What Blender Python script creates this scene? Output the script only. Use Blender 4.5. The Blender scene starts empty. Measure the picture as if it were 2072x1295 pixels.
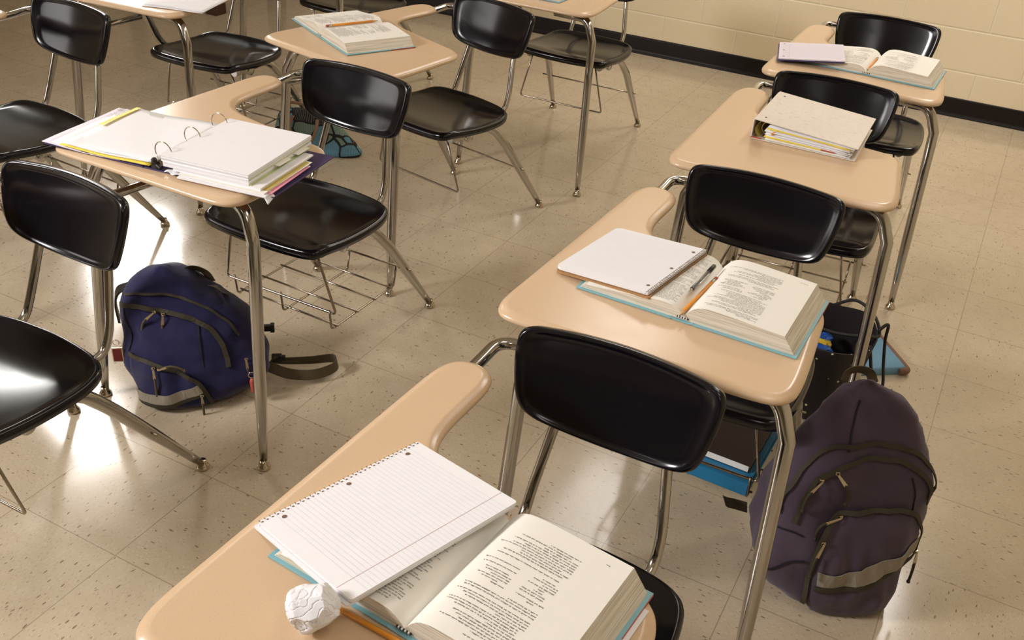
import bpy, bmesh, math, random
from math import sin, cos, pi, sqrt
from mathutils import Vector, Matrix, noise

V = Vector
scene = bpy.context.scene
COL = scene.collection

# ------------------------------------------------------------------ camera
cam_d = bpy.data.cameras.new('camera')
cam = bpy.data.objects.new('camera', cam_d)
COL.objects.link(cam)
F_PX = 2004.9
cam_d.sensor_fit = 'HORIZONTAL'
cam_d.sensor_width = 36.0
cam_d.lens = 36.0 * F_PX / 2072.0
cam_d.clip_start = 0.02
RX, RZ, RO = math.radians(58.230), math.radians(25.682), math.radians(4.367)
rot = Matrix.Rotation(RZ, 3, 'Z') @ Matrix.Rotation(RX, 3, 'X') @ Matrix.Rotation(RO, 3, 'Z')
cam.matrix_world = Matrix.Translation((1.4226, -1.34096, 1.64797)) @ rot.to_4x4()
scene.camera = cam

# ------------------------------------------------------------------ world, lamps, exposure
scene.view_settings.view_transform = 'Standard'
scene.view_settings.look = 'None'
scene.view_settings.exposure = -0.08
scene.view_settings.gamma = 1.0
scene.view_settings.use_curve_mapping = False
scene.cycles.use_denoising = True
scene.cycles.max_bounces = 8

w = bpy.data.worlds.new('world')
scene.world = w
w.use_nodes = True
w.node_tree.nodes['Background'].inputs[0].default_value = (1.0, 0.88, 0.72, 1)
w.node_tree.nodes['Background'].inputs[1].default_value = 0.05


def area(name, loc, target, sx, sy, power, col):
    l = bpy.data.lights.new(name, 'AREA')
    l.shape = 'RECTANGLE'
    l.size, l.size_y = sx, sy
    l.energy = power
    l.color = col
    o = bpy.data.objects.new(name, l)
    COL.objects.link(o)
    o.location = loc
    d = V(target) - V(loc)
    o.rotation_euler = d.to_track_quat('-Z', 'Y').to_euler()
    return o


WARM = (1.0, 0.955, 0.915)
# ceiling fluorescent fixtures, shining down; last ones added to brighten wall and left floor
for x, y, p in ((-1.5, -4.2, 8), (1.5, -3.2, 12), (1.7, -0.6, 7.5), (1.5, 1.4, 7.5), (1.5, 3.4, 28), (-0.1, 3.35, 15), (-1.6, 1.0, 4)):
    area('ceiling_lamp', (x, y, 2.84), (x, y, 0), 0.55, 1.15, p, WARM)
# main soft light, high to the left in front of the rows
key = area('soft_key', (-2.2, -2.35, 2.72), (1.7, 0.5, 0.3), 0.95, 0.95, 98.0, (1.0, 0.962, 0.945))
key.data.spread = math.radians(118)
# tall window in the left wall, nearer the front of the room
area('window_light', (-5.3, -2.6, 1.8), (0.5, 2.6, 0.3), 2.6, 1.5, 55.0, (1.0, 0.965, 0.95))
# two unseen narrow-beam lamps, added and aimed to make glints on the waxed floor
for loc, tgt, sz, p in (((-4.15, 3.42, 2.28), (-0.94, 0.68, 0), 0.6, 2.1), ((-3.4, 2.0, 2.80), (-0.32, -0.12, 0.2), 0.7, 1.7)):
    area('glint_lamp', loc, tgt, sz, sz, p, (1.0, 0.975, 0.93)).data.spread = math.radians(30)


# ------------------------------------------------------------------ materials
def srgb(r, g, b):
    def f(c):
        c /= 255.0
        return c / 12.92 if c <= 0.04045 else ((c + 0.055) / 1.055) ** 2.4
    return (f(r), f(g), f(b), 1.0)


class NT:
    """small helper to write node graphs"""
    def __init__(self, name):
        self.m = bpy.data.materials.new(name)
        self.m.use_nodes = True
        self.t = self.m.node_tree
        self.n = self.t.nodes
        self.b = self.n['Principled BSDF']

    def node(self, typ, **kw):
        x = self.n.new(typ)
        for k, v in kw.items():
            setattr(x, k, v)
        return x

    def link(self, a, b):
        self.t.links.new(a, b)

    def put(self, sock, v):
        if hasattr(v, 'links') or hasattr(v, 'is_linked'):
            self.link(v, sock)
        else:
            sock.default_value = v

    def math(self, op, a, b=None, c=None):
        x = self.node('ShaderNodeMath', operation=op)
        self.put(x.inputs[0], a)
        if b is not None:
            self.put(x.inputs[1], b)
        if c is not None:
            self.put(x.inputs[2], c)
        return x.outputs[0]

    def mix(self, fac, a, b):
        x = self.node('ShaderNodeMix', data_type='RGBA')
        self.put(x.inputs[0], fac)
        self.put(x.inputs[6], a)
        self.put(x.inputs[7], b)
        return x.outputs[2]

    def coord(self, which='Object'):
        return self.node('ShaderNodeTexCoord').outputs[which]

    def mapping(self, vec, scale=(1, 1, 1), rot=(0, 0, 0), loc=(0, 0, 0)):
        x = self.node('ShaderNodeMapping')
        self.link(vec, x.inputs[0])
        x.inputs['Scale'].default_value = scale
        x.inputs['Rotation'].default_value = rot
        x.inputs['Location'].default_value = loc
        return x.outputs[0]

    def noise(self, vec, scale, detail=2.0, rough=0.5, out=0):
        x = self.node('ShaderNodeTexNoise')
        self.link(vec, x.inputs['Vector'])
        x.inputs['Scale'].default_value = scale
        x.inputs['Detail'].default_value = detail
        x.inputs['Roughness'].default_value = rough
        return x.outputs[out]

    def voronoi(self, vec, scale, feature='F1', out=0):
        x = self.node('ShaderNodeTexVoronoi', feature=feature)
        self.link(vec, x.inputs['Vector'])
        x.inputs['Scale'].default_value = scale
        return x.outputs[out]

    def ramp(self, fac, stops):
        x = self.node('ShaderNodeValToRGB')
        self.link(fac, x.inputs[0])
        e = x.color_ramp.elements
        while len(e) < len(stops):
            e.new(0.5)
        for el, (p, c) in zip(e, stops):
            el.position = p
            el.color = c
        return x.outputs[0]

    def bump(self, h, strength=0.2, dist=0.002):
        x = self.node('ShaderNodeBump')
        self.link(h, x.inputs['Height'])
        x.inputs['Strength'].default_value = strength
        x.inputs['Distance'].default_value = dist
        self.link(x.outputs[0], self.b.inputs['Normal'])

    def done(self, color=None, rough=None, metal=None, spec=None, **kw):
        if color is not None:
            self.put(self.b.inputs['Base Color'], color)
        if rough is not None:
            self.put(self.b.inputs['Roughness'], rough)
        if metal is not None:
            self.b.inputs['Metallic'].default_value = metal
        if spec is not None:
            self.b.inputs['Specular IOR Level'].default_value = spec
        for k, v in kw.items():
            self.put(self.b.inputs[k.replace('_', ' ')], v)
        return self.m


M = {}


def simple(name, col, rough=0.5, metal=0.0, spec=0.5, var=0.08, vscale=40.0, **kw):
    """plain colour broken up by a faint noise"""
    t = NT(name)
    n = t.noise(t.coord(), vscale, 3.0)
    dark = tuple(c * (1 - var) for c in col[:3]) + (1,)
    light = tuple(min(1, c * (1 + var)) for c in col[:3]) + (1,)
    M[name] = t.done(t.mix(n, dark, light), rough, metal, spec, **kw)
    return M[name]


# floor: square vinyl tiles, flecked, with thin seams
def floor_mat():
    t = NT('vinyl_tile')
    co = t.coord()
    s = t.node('ShaderNodeSeparateXYZ')
    t.link(co, s.inputs[0])
    T = 0.3048
    px = t.math('DIVIDE', s.outputs[0], T)
    py = t.math('DIVIDE', s.outputs[1], T)
    ix, iy = t.math('FLOOR', px), t.math('FLOOR', py)
    fx, fy = t.math('FRACT', px), t.math('FRACT', py)
    # distance to the nearest seam
    dx = t.math('MINIMUM', fx, t.math('SUBTRACT', 1.0, fx))
    dy = t.math('MINIMUM', fy, t.math('SUBTRACT', 1.0, fy))
    dd = t.math('MINIMUM', dx, dy)
    sn = t.noise(co, 3.0, 2.0)
    seam = t.math('LESS_THAN', dd, t.math('MULTIPLY_ADD', sn, 0.004, 0.0012))
    # per-tile random
    cv = t.node('ShaderNodeCombineXYZ')
    t.link(ix, cv.inputs[0]); t.link(iy, cv.inputs[1])
    wn = t.node('ShaderNodeTexWhiteNoise', noise_dimensions='2D')
    t.link(cv.outputs[0], wn.inputs['Vector'])
    rnd = wn.outputs['Value']
    # shift the fleck pattern per tile
    sh = t.node('ShaderNodeVectorMath', operation='MULTIPLY_ADD')
    t.link(wn.outputs['Color'], sh.inputs[0])
    sh.inputs[1].default_value = (7, 7, 7)
    t.link(co, sh.inputs[2])
    v = sh.outputs[0]
    wob = t.node('ShaderNodeVectorMath', operation='MULTIPLY_ADD')
    t.link(t.noise(v, 30.0, 2.0, out=1), wob.inputs[0])
    wob.inputs[1].default_value = (0.012, 0.012, 0)
    t.link(v, wob.inputs[2])
    v = wob.outputs[0]
    A = t.mapping(v, (250, 76, 1), rot=(0, 0, 0.35))
    B = t.mapping(v, (80, 240, 1), rot=(0, 0, -0.25))
    pick = t.math('GREATER_THAN', rnd, 0.5)
    mv = t.node('ShaderNodeMix', data_type='VECTOR')
    t.link(pick, mv.inputs[0]); t.link(A, mv.inputs[4]); t.link(B, mv.inputs[5])
    f = mv.outputs[1]
    f1 = t.voronoi(f, 0.62)
    r1 = t.voronoi(f, 0.62, out=1)
    rs = t.node('ShaderNodeSeparateColor'); t.link(r1, rs.inputs[0])
    dark = t.math('MULTIPLY', t.math('LESS_THAN', f1, t.math('MULTIPLY', rs.outputs[1], 0.30)),
                  t.math('GREATER_THAN', rs.outputs[0], 0.62))
    fine = t.voronoi(f, 1.15)
    fr = t.node('ShaderNodeSeparateColor'); t.link(t.voronoi(f, 1.15, out=1), fr.inputs[0])
    dots = t.math('MULTIPLY', t.math('LESS_THAN', fine, 0.26), t.math('GREATER_THAN', fr.outputs[0], 0.45))
    pale = t.math('MULTIPLY', t.math('LESS_THAN', fine, 0.4), t.math('LESS_THAN', fr.outputs[0], 0.22))
    mot = t.noise(v, 14.0, 5.0, 0.6)
    base = t.mix(mot, srgb(186, 169, 144), srgb(206, 191, 166))
    base = t.mix(t.math('MULTIPLY', rnd, 0.22), base, srgb(184, 166, 140))
    base = t.mix(t.math('MULTIPLY', pale, 0.35), base, srgb(214, 204, 184))
    base = t.mix(t.math('MULTIPLY', dots, 0.34), base, srgb(128, 112, 90))
    base = t.mix(t.math('MULTIPLY', dark, 0.72), base, srgb(98, 78, 56))
    base = t.mix(t.math('MULTIPLY', seam, 0.5), base, srgb(92, 74, 54))
    ro = t.math('MULTIPLY_ADD', t.noise(co, 5.0, 4.0), 0.12, 0.08)
    t.bump(t.math('SUBTRACT', t.math('MULTIPLY', t.noise(co, 9.0, 2.0), 0.6), seam), 0.06, 0.002)
    return t.done(base, ro, spec=0.5)


def block_mat():
    t = NT('painted_block')
    co = t.coord()
    s = t.node('ShaderNodeSeparateXYZ')
    t.link(co, s.inputs[0])
    H, Wd = 0.2055, 0.412
    pz = t.math('DIVIDE', t.math('SUBTRACT', s.outputs[2], 0.0215), H)
    iz, fz = t.math('FLOOR', pz), t.math('FRACT', pz)
    odd = t.math('MODULO', t.math('ADD', iz, 20.0), 2.0)
    px = t.math('ADD', t.math('DIVIDE', t.math('SUBTRACT', s.outputs[0], 0.047), Wd), t.math('MULTIPLY', odd, 0.5))
    fx = t.math('FRACT', px)
    ex = t.math('MULTIPLY', t.math('MINIMUM', fx, t.math('SUBTRACT', 1.0, fx)), Wd)
    ez = t.math('MULTIPLY', t.math('MINIMUM', fz, t.math('SUBTRACT', 1.0, fz)), H)
    e = t.math('MINIMUM', ex, ez)
    prof = t.node('ShaderNodeMapRange'); t.link(e, prof.inputs[0])
    prof.inputs[1].default_value = 0.001; prof.inputs[2].default_value = 0.006
    rough = t.noise(co, 90.0, 6.0, 0.65)
    h = t.math('ADD', prof.outputs[0], t.math('MULTIPLY', rough, 0.35))
    t.bump(h, 0.55, 0.004)
    c = t.mix(t.noise(co, 2.5, 4.0), srgb(236, 220, 186), srgb(243, 229, 197))
    c = t.mix(t.math('MULTIPLY', t.math('SUBTRACT', 1.0, prof.outputs[0]), 0.6), c, srgb(245, 236, 212))
    return t.done(c, 0.5, spec=0.35)


M['floor'] = floor_mat()
M['block'] = block_mat()
simple('base_vinyl', srgb(26, 19, 17), 0.4, spec=0.25)
simple('ceiling_paint', srgb(225, 220, 208), 0.9)
simple('wall_paint', srgb(205, 192, 162), 0.7)


def plastic_black():
    t = NT('black_plastic')
    co = t.coord()
    c = t.mix(t.noise(co, 6.0, 3.0), srgb(10, 9, 14), srgb(15, 13, 20))
    return t.done(c, t.math('MULTIPLY_ADD', t.noise(co, 9.0, 5.0), 0.10, 0.11), spec=0.45)


M['black_plastic'] = plastic_black()


def desk_plastic():
    t = NT('tan_plastic')
    co = t.coord()
    sp = t.noise(co, 420.0, 3.0, 0.7)
    c = t.mix(sp, srgb(206, 174, 139), srgb(227, 200, 167))
    c = t.mix(t.math('MULTIPLY', t.noise(co, 7.0, 3.0), 0.35), c, srgb(214, 181, 147))
    return t.done(c, t.math('MULTIPLY_ADD', t.noise(co, 20.0, 4.0), 0.10, 0.18), spec=0.5)


M['tan'] = desk_plastic()
simple('tan_edge', srgb(150, 108, 66), 0.5)


def chrome_mat():
    t = NT('chrome')
    co = t.coord()
    c = t.mix(t.noise(co, 14.0, 4.0), srgb(178, 175, 170), srgb(196, 193, 188))
    return t.done(c, t.math('MULTIPLY_ADD', t.noise(co, 30.0, 4.0), 0.10, 0.09), metal=1.0)


M['chrome'] = chrome_mat()
simple('nickel', srgb(200, 188, 168), 0.16, 1.0)
simple('steel_wire', srgb(160, 150, 136), 0.25, 1.0)
simple('paper_white', srgb(238, 237, 240), 0.75, spec=0.25, var=0.02)
simple('paper_cream', srgb(242, 239, 231), 0.75, spec=0.25, var=0.02)
simple('paper_lilac', srgb(228, 221, 230), 0.75, spec=0.25, var=0.03)
simple('rule_blue', srgb(218, 217, 225), 0.8, spec=0.2)
simple('rule_red', srgb(226, 196, 198), 0.8, spec=0.2)
simple('ink', srgb(122, 115, 106), 0.8, spec=0.2)
simple('hole_dark', srgb(120, 92, 76), 0.8)
simple('hole_black', srgb(50, 38, 32), 0.8)
simple('cardboard', srgb(176, 134, 86), 0.8)
simple('cover_teal', srgb(132, 184, 196), 0.45)
simple('cover_red', srgb(190, 82, 66), 0.5)
simple('pencil_orange', srgb(226, 146, 38), 0.35)
simple('pencil_wood', srgb(214, 168, 110), 0.6)
simple('eraser_red', srgb(176, 74, 66), 0.6)
simple('pen_black', srgb(38, 36, 36), 0.3)
simple('binder_white', srgb(226, 218, 206), 0.4)
simple('binder_purple', srgb(58, 44, 92), 0.4)
simple('folder_yellow', srgb(238, 214, 74), 0.5)
simple('folder_green', srgb(196, 208, 156), 0.6)
simple('folder_pink', srgb(226, 150, 170), 0.6)
simple('folder_olive', srgb(196, 176, 92), 0.6)
simple('binder_blue', srgb(24, 116, 162), 0.4)
simple('notebook_brown', srgb(50, 38, 34), 0.55)
simple('denim', srgb(110, 152, 178), 0.85, var=0.2, vscale=180)
simple('denim_trim', srgb(128, 94, 78), 0.8)
simple('zip_tape', srgb(52, 46, 30), 0.7)
simple('webbing', srgb(84, 72, 52), 0.8)
simple('reflective_grey', srgb(142, 132, 118), 0.55)
simple('dark_buckle', srgb(30, 27, 26), 0.4)
simple('wood_dark', srgb(70, 44, 30), 0.45, var=0.35, vscale=25)
simple('rope_tan', srgb(150, 118, 90), 0.75)
simple('bag_inside', srgb(28, 18, 22), 0.9)
simple('toy_blue', srgb(30, 84, 170), 0.5)
simple('toy_yellow', srgb(222, 190, 50), 0.5)
simple('cord_black', srgb(30, 26, 24), 0.6)
simple('tag_red', srgb(112, 22, 30), 0.4)
simple('seam_dark', srgb(20, 16, 30), 0.8)


def page_edge_mat():
    t = NT('page_edges')
    co = t.coord()
    n = t.noise(t.mapping(co, (6, 6, 900)), 1.0, 3.0, 0.7)
    c = t.ramp(n, [(0.32, srgb(172, 160, 138)), (0.55, srgb(228, 220, 204)), (0.8, srgb(240, 234, 220))])
    return t.done(c, 0.8, spec=0.2)


M['page_edges'] = page_edge_mat()


def clear_plastic():
    t = NT('clear_plastic')
    t.b.inputs['Transmission Weight'].default_value = 0.85
    t.b.inputs['IOR'].default_value = 1.2
    n = t.noise(t.coord(), 20.0)
    return t.done(t.mix(n, (0.9, 0.88, 0.86, 1), (0.97, 0.96, 0.95, 1)), 0.1)


M['clear_plastic'] = clear_plastic()


def cloth_mat(name, c1, c2):
    t = NT(name)
    co = t.coord()
    weave = t.noise(t.mapping(co, (900, 900, 900)), 1.0, 2.0)
    big = t.noise(co, 9.0, 4.0)
    fold = t.noise(t.mapping(co, (22, 22, 12)), 1.0, 3.0)
    t.bump(t.math('ADD', t.math('MULTIPLY', weave, 0.15), fold), 0.6, 0.006)
    return t.done(t.mix(big, c1, c2), 0.8, spec=0.25, Sheen_Weight=0.2)


M['cloth_blue'] = cloth_mat('blue_nylon', srgb(27, 25, 62), srgb(36, 34, 80))
M['cloth_plum'] = cloth_mat('plum_nylon', srgb(66, 52, 66), srgb(80, 66, 82))


def worn_white():
    t = NT('worn_white_vinyl')
    co = t.coord()
    n = t.noise(t.mapping(co, (60, 140, 60)), 1.0, 6.0, 0.7)
    m = t.noise(co, 9.0, 3.0)
    f = t.math('MULTIPLY', t.math('GREATER_THAN', n, 0.595), t.math('SMOOTH_MIN', m, 1.0, 0.1))
    c = t.mix(t.noise(co, 5.0), srgb(224, 214, 202), srgb(236, 228, 217))
    c = t.mix(t.math('MULTIPLY', f, 0.6), c, srgb(150, 134, 108))
    return t.done(c, 0.4)


M['worn_white'] = worn_white()


def star_mat():
    t = NT('starry_black_fabric')
    co = t.coord()
    d = t.voronoi(co, 40.0)
    s = t.math('LESS_THAN', d, 0.14)
    return t.done(t.mix(s, srgb(24, 19, 22), srgb(216, 206, 176)), 0.6)


M['stars'] = star_mat()


def tropical_mat():
    t = NT('leaf_print_fabric')
    co = t.coord()
    wob = t.node('ShaderNodeVectorMath', operation='MULTIPLY_ADD')
    t.link(t.noise(co, 12.0, 2.0, out=1), wob.inputs[0])
    wob.inputs[1].default_value = (0.03, 0.03, 0.03)
    t.link(co, wob.inputs[2])
    v = wob.outputs[0]
    x = t.voronoi(v, 13.0, out=1)
    s = t.node('ShaderNodeSeparateColor'); t.link(x, s.inputs[0])
    edge = t.voronoi(v, 13.0, 'DISTANCE_TO_EDGE')
    inside = t.math('GREATER_THAN', edge, 0.05)
    teal = t.math('MULTIPLY', inside, t.math('GREATER_THAN', s.outputs[0], 0.60))
    blue = t.math('MULTIPLY', inside, t.math('LESS_THAN', s.outputs[0], 0.28))
    wv = t.node('ShaderNodeTexWave'); t.link(v, wv.inputs[0])
    wv.inputs['Scale'].default_value = 40.0; wv.inputs['Distortion'].default_value = 3.0
    vein = t.math('MULTIPLY', t.math('GREATER_THAN', wv.outputs[1], 0.88), inside)
    c = t.mix(teal, srgb(30, 25, 28), srgb(112, 142, 130))
    c = t.mix(blue, c, srgb(84, 148, 178))
    c = t.mix(t.math('MULTIPLY', vein, 0.6), c, srgb(170, 172, 160))
    return t.done(c, 0.7)


M['tropical'] = tropical_mat()


# ------------------------------------------------------------------ mesh helpers
class MB:
    def __init__(self):
        self.v, self.f, self.mi, self.sm = [], [], [], []

    def add(self, verts, faces, mi=0, smooth=True):
        o = len(self.v)
        self.v += [V(p) for p in verts]
        for f in faces:
            self.f.append([i + o for i in f])
            self.mi.append(mi)
            self.sm.append(smooth)

    def quad(self, a, b, c, d, mi=0, smooth=False):
        self.add([a, b, c, d], [(0, 1, 2, 3)], mi, smooth)

    def box(self, c, s, rot=None, mi=0, smooth=False):
        vs = []
        for z in (-.5, .5):
            for x, y in ((-.5, -.5), (.5, -.5), (.5, .5), (-.5, .5)):
                p = V((x * s[0], y * s[1], z * s[2]))
                if rot is not None:
                    p = rot @ p
                vs.append(p + V(c))
        self.add(vs, [(3, 2, 1, 0), (4, 5, 6, 7), (0, 1, 5, 4), (1, 2, 6, 5), (2, 3, 7, 6), (3, 0, 4, 7)], mi, smooth)

    def tube(self, pts, r, n=12, mi=0, cap=True):
        pts = [V(p) for p in pts]
        rs = r if isinstance(r, (list, tuple)) else [r] * len(pts)
        up = V((0, 0, 1))
        t0 = (pts[1] - pts[0]).normalized()
        if abs(t0.dot(up)) > .95:
            up = V((0, 1, 0))
        nrm = (up - t0 * up.dot(t0)).normalized()
        vs = []
        for i, p in enumerate(pts):
            if i == 0:
                t = t0
            elif i == len(pts) - 1:
                t = (pts[i] - pts[i - 1]).normalized()
            else:
                t = ((pts[i] - pts[i - 1]).normalized() + (pts[i + 1] - pts[i]).normalized())
                t = t.normalized() if t.length > 1e-6 else t0
            nrm = nrm - t * nrm.dot(t)
            nrm = nrm.normalized() if nrm.length > 1e-6 else V((1, 0, 0))
            bn = t.cross(nrm)
            for k in range(n):
                a = 2 * pi * k / n
                vs.append(p + (nrm * cos(a) + bn * sin(a)) * rs[i])
        fs = []
        for i in range(len(pts) - 1):
            for k in range(n):
                k2 = (k + 1) % n
                fs.append((i * n + k, i * n + k2, (i + 1) * n + k2, (i + 1) * n + k))
        self.add(vs, fs, mi, True)
        if cap:
            o = len(self.v) - len(vs)
            self.f.append([o + k for k in range(n)][::-1]); self.mi.append(mi); self.sm.append(False)
            b = o + (len(pts) - 1) * n
            self.f.append([b + k for k in range(n)]); self.mi.append(mi); self.sm.append(False)

    def lathe(self, c, prof, n=20, mi=0, axis=None):
        """prof: list of (radius, height) from bottom to top; ends close if radius is 0"""
        vs, fs = [], []
        Rm = V((0, 0, 1)).rotation_difference(V(axis)).to_matrix() if axis is not None else Matrix.Identity(3)
        for r, h in prof:
            for k in range(n):
                a = 2 * pi * k / n
                vs.append(Rm @ V((r * cos(a), r * sin(a), h)) + V(c))
        for i in range(len(prof) - 1):
            for k in range(n):
                k2 = (k + 1) % n
                fs.append((i * n + k, i * n + k2, (i + 1) * n + k2, (i + 1) * n + k))
        self.add(vs, fs, mi, True)

    def rings(self, rings, mi=0, smooth=True, cap0=True, cap1=True, mis=None, scap=False):
        n = len(rings[0])
        o = len(self.v)
        for r in rings:
            self.v += [V(p) for p in r]
        for i in range(len(rings) - 1):
            m = mis[i] if mis else mi
            for k in range(n):
                k2 = (k + 1) % n
                self.f.append([o + i * n + k, o + i * n + k2, o + (i + 1) * n + k2, o + (i + 1) * n + k])
                self.mi.append(m); self.sm.append(smooth)
        if cap0:
            self.f.append([o + k for k in range(n)][::-1]); self.mi.append(mis[0] if mis else mi); self.sm.append(scap)
        if cap1:
            b = o + (len(rings) - 1) * n
            self.f.append([b + k for k in range(n)]); self.mi.append(mis[-1] if mis else mi); self.sm.append(scap)

    def grid(self, fn, nu, nv, mi=0, smooth=True):
        vs = [fn(i / nu, j / nv) for j in range(nv + 1) for i in range(nu + 1)]
        fs = [(j * (nu + 1) + i, j * (nu + 1) + i + 1, (j + 1) * (nu + 1) + i + 1, (j + 1) * (nu + 1) + i)
              for j in range(nv) for i in range(nu)]
        self.add(vs, fs, mi, smooth)

    def ribbon(self, pts, nrms, width, thick, mi=0):
        """flat strap following pts, its face along nrms"""
        L = len(pts)
        vs = []
        for i in range(L):
            a, b = V(pts[max(0, i - 1)]), V(pts[min(L - 1, i + 1)])
            t = (b - a).normalized()
            n = V(nrms[i]).normalized()
            s = t.cross(n).normalized() * width * .5
            p = V(pts[i])
            vs += [p - s, p + s, p + s + n * thick, p - s + n * thick]
        fs = []
        for i in range(L - 1):
            for k in range(4):
                k2 = (k + 1) % 4
                fs.append((i * 4 + k, i * 4 + k2, (i + 1) * 4 + k2, (i + 1) * 4 + k))
        fs += [(3, 2, 1, 0), tuple((L - 1) * 4 + k for k in range(4))]
        self.add(vs, fs, mi, False)

    def build(self, name, mats, parent=None, loc=None, rotz=0.0, bevel=0.0, subsurf=0, auto=None):
        me = bpy.data.meshes.new(name)
        me.from_pydata([tuple(p) for p in self.v], [], self.f)
        if not isinstance(mats, (list, tuple)):
            mats = [mats]
        for m in mats:
            me.materials.append(M[m])
        for p, mi, s in zip(me.polygons, self.mi, self.sm):
            p.material_index = mi
            p.use_smooth = s
        bm = bmesh.new()
        bm.from_mesh(me)
        bmesh.ops.recalc_face_normals(bm, faces=bm.faces)
        bm.to_mesh(me)
        bm.free()
        me.update()
        o = bpy.data.objects.new(name, me)
        COL.objects.link(o)
        if parent is not None:
            o.parent = parent
        if loc is not None:
            o.location = loc
        o.rotation_euler = (0, 0, rotz)
        if bevel:
            b = o.modifiers.new('bevel', 'BEVEL')
            b.width = bevel
            b.segments = 2
            b.limit_method = 'ANGLE'
        if subsurf:
            s = o.modifiers.new('subsurf', 'SUBSURF')
            s.levels = s.render_levels = subsurf
        return o


def fillet(path, r, n=6):
    pts = [V(p) for p in path]
    out = [pts[0]]
    for i in range(1, len(pts) - 1):
        a, b, c = pts[i - 1], pts[i], pts[i + 1]
        d = min(r, (a - b).length * .49, (c - b).length * .49)
        p, q = b + (a - b).normalized() * d, b + (c - b).normalized() * d
        for k in range(n + 1):
            t = k / n
            out.append(p * (1 - t) ** 2 + b * 2 * t * (1 - t) + q * t * t)
    out.append(pts[-1])
    return out


def catmull(pts, n=6, closed=False):
    P = [V(p) for p in pts]
    L = len(P)
    out = []
    for i in range(L if closed else L - 1):
        p0 = P[(i - 1) % L] if closed or i > 0 else P[0] * 2 - P[1]
        p1, p2 = P[i], P[(i + 1) % L]
        p3 = P[(i + 2) % L] if closed or i + 2 < L else P[-1] * 2 - P[-2]
        for k in range(n):
            t = k / n
            out.append(.5 * (2 * p1 + (p2 - p0) * t + (2 * p0 - 5 * p1 + 4 * p2 - p3) * t * t
                             + (3 * p1 - p0 - 3 * p2 + p3) * t ** 3))
    if not closed:
        out.append(P[-1])
    return out


def chaikin(pts, it=2):
    P = [V(p) for p in pts]
    for _ in range(it):
        Q = []
        for i in range(len(P)):
            a, b = P[i], P[(i + 1) % len(P)]
            Q += [a * .75 + b * .25, a * .25 + b * .75]
        P = Q
    return P


def inset(P, d):
    """offset a closed counter-clockwise outline inward by d (2D, z kept)"""
    out = []
    L = len(P)
    for i in range(L):
        a, b, c = P[i - 1], P[i], P[(i + 1) % L]
        t = (c - a)
        n = V((-t.y, t.x, 0)).normalized()
        out.append(b + n * d)
    return out


def tag(o, label=None, cat=None, group=None, kind=None):
    if label: o['label'] = label
    if cat: o['category'] = cat
    if group: o['group'] = group
    if kind: o['kind'] = kind
    return o


def thing(name, label, cat, loc=(0, 0, 0), rotz=0.0, group=None):
    o = bpy.data.objects.new(name, None)
    o.empty_display_size = 0.05
    COL.objects.link(o)
    o.location = loc
    o.rotation_euler = (0, 0, rotz)
    return tag(o, label, cat, group)


def copy_tree(o, parent=None):
    c = o.copy()
    COL.objects.link(c)
    if parent is not None:
        c.parent = parent
    for ch in list(o.children):
        copy_tree(ch, c)
    return c


# ------------------------------------------------------------------ room
def structure(name, mb, mat, **kw):
    return tag(mb.build(name, mat, **kw), kind='structure')


X0, X1, Y0, YB, ZC = -5.6, 3.6, -8.6, 4.0474, 2.9
SL = 0.0321
mb = MB(); mb.quad((X0, Y0, 0), (X1, Y0, 0), (X1, YB + SL * X1 + .05, 0), (X0, YB + SL * X0 + .05, 0))
structure('floor', mb, 'floor')
mb = MB(); mb.box(((X0 + X1) / 2, (Y0 + YB) / 2, ZC + .05), (X1 - X0 + .2, YB - Y0 + .6, .1))
structure('ceiling', mb, 'ceiling_paint')
mb = MB(); mb.box((-1.0, .1, ZC / 2), (9.6, .2, ZC))
structure('wall_back', mb, 'block', loc=(0, YB, 0), rotz=math.atan(SL))
mb = MB(); mb.box((X0 - .1, (Y0 + YB) / 2, ZC / 2), (.2, YB - Y0 + .4, ZC)); structure('wall_left', mb, 'wall_paint')
mb = MB(); mb.box((X1 + .1, (Y0 + YB) / 2, ZC / 2), (.2, YB - Y0 + .8, ZC)); structure('wall_right', mb, 'wall_paint')
mb = MB(); mb.box(((X0 + X1) / 2, Y0 - .1, ZC / 2), (X1 - X0 + .4, .2, ZC)); structure('wall_front', mb, 'wall_paint')
# vinyl cove base along the back wall
mb = MB()
prof = [(0, .0), (-.016, .0), (-.0155, .004), (-.009, .010), (-.006, .022), (-.005, .088), (-.003, .0945), (0, .095)]
n = len(prof)
xa, xb = -5.7, 3.7
vs = [(xa, y, z) for y, z in prof] + [(xb, y, z) for y, z in prof]
mb.add(vs, [(i, i + 1, n + i + 1, n + i) for i in range(n - 1)], 0, True)
structure('baseboard_back', mb, 'base_vinyl', loc=(0, YB, 0), rotz=math.atan(SL))

# ------------------------------------------------------------------ student desk (one prototype, then copies)
H = 0.7095
TOP = [(-.262, -.207), (-.20, -.206), (.10, -.2), (.19, -.198), (.232, -.190), (.254, -.165), (.258, -.125), (.255, -.06),
       (.243, .08), (.240, .125), (.226, .160), (.196, .182), (.15, .190), (-.05, .220), (-.115, .236), (-.152, .258),
       (-.175, .292), (-.182, .34), (-.181, .40), (-.180, .45), (-.188, .487), (-.212, .508), (-.243, .511), (-.272, .495),
       (-.285, .455), (-.288, .38), (-.303, -.06), (-.306, -.13), (-.303, -.168), (-.290, -.196)]


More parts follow.
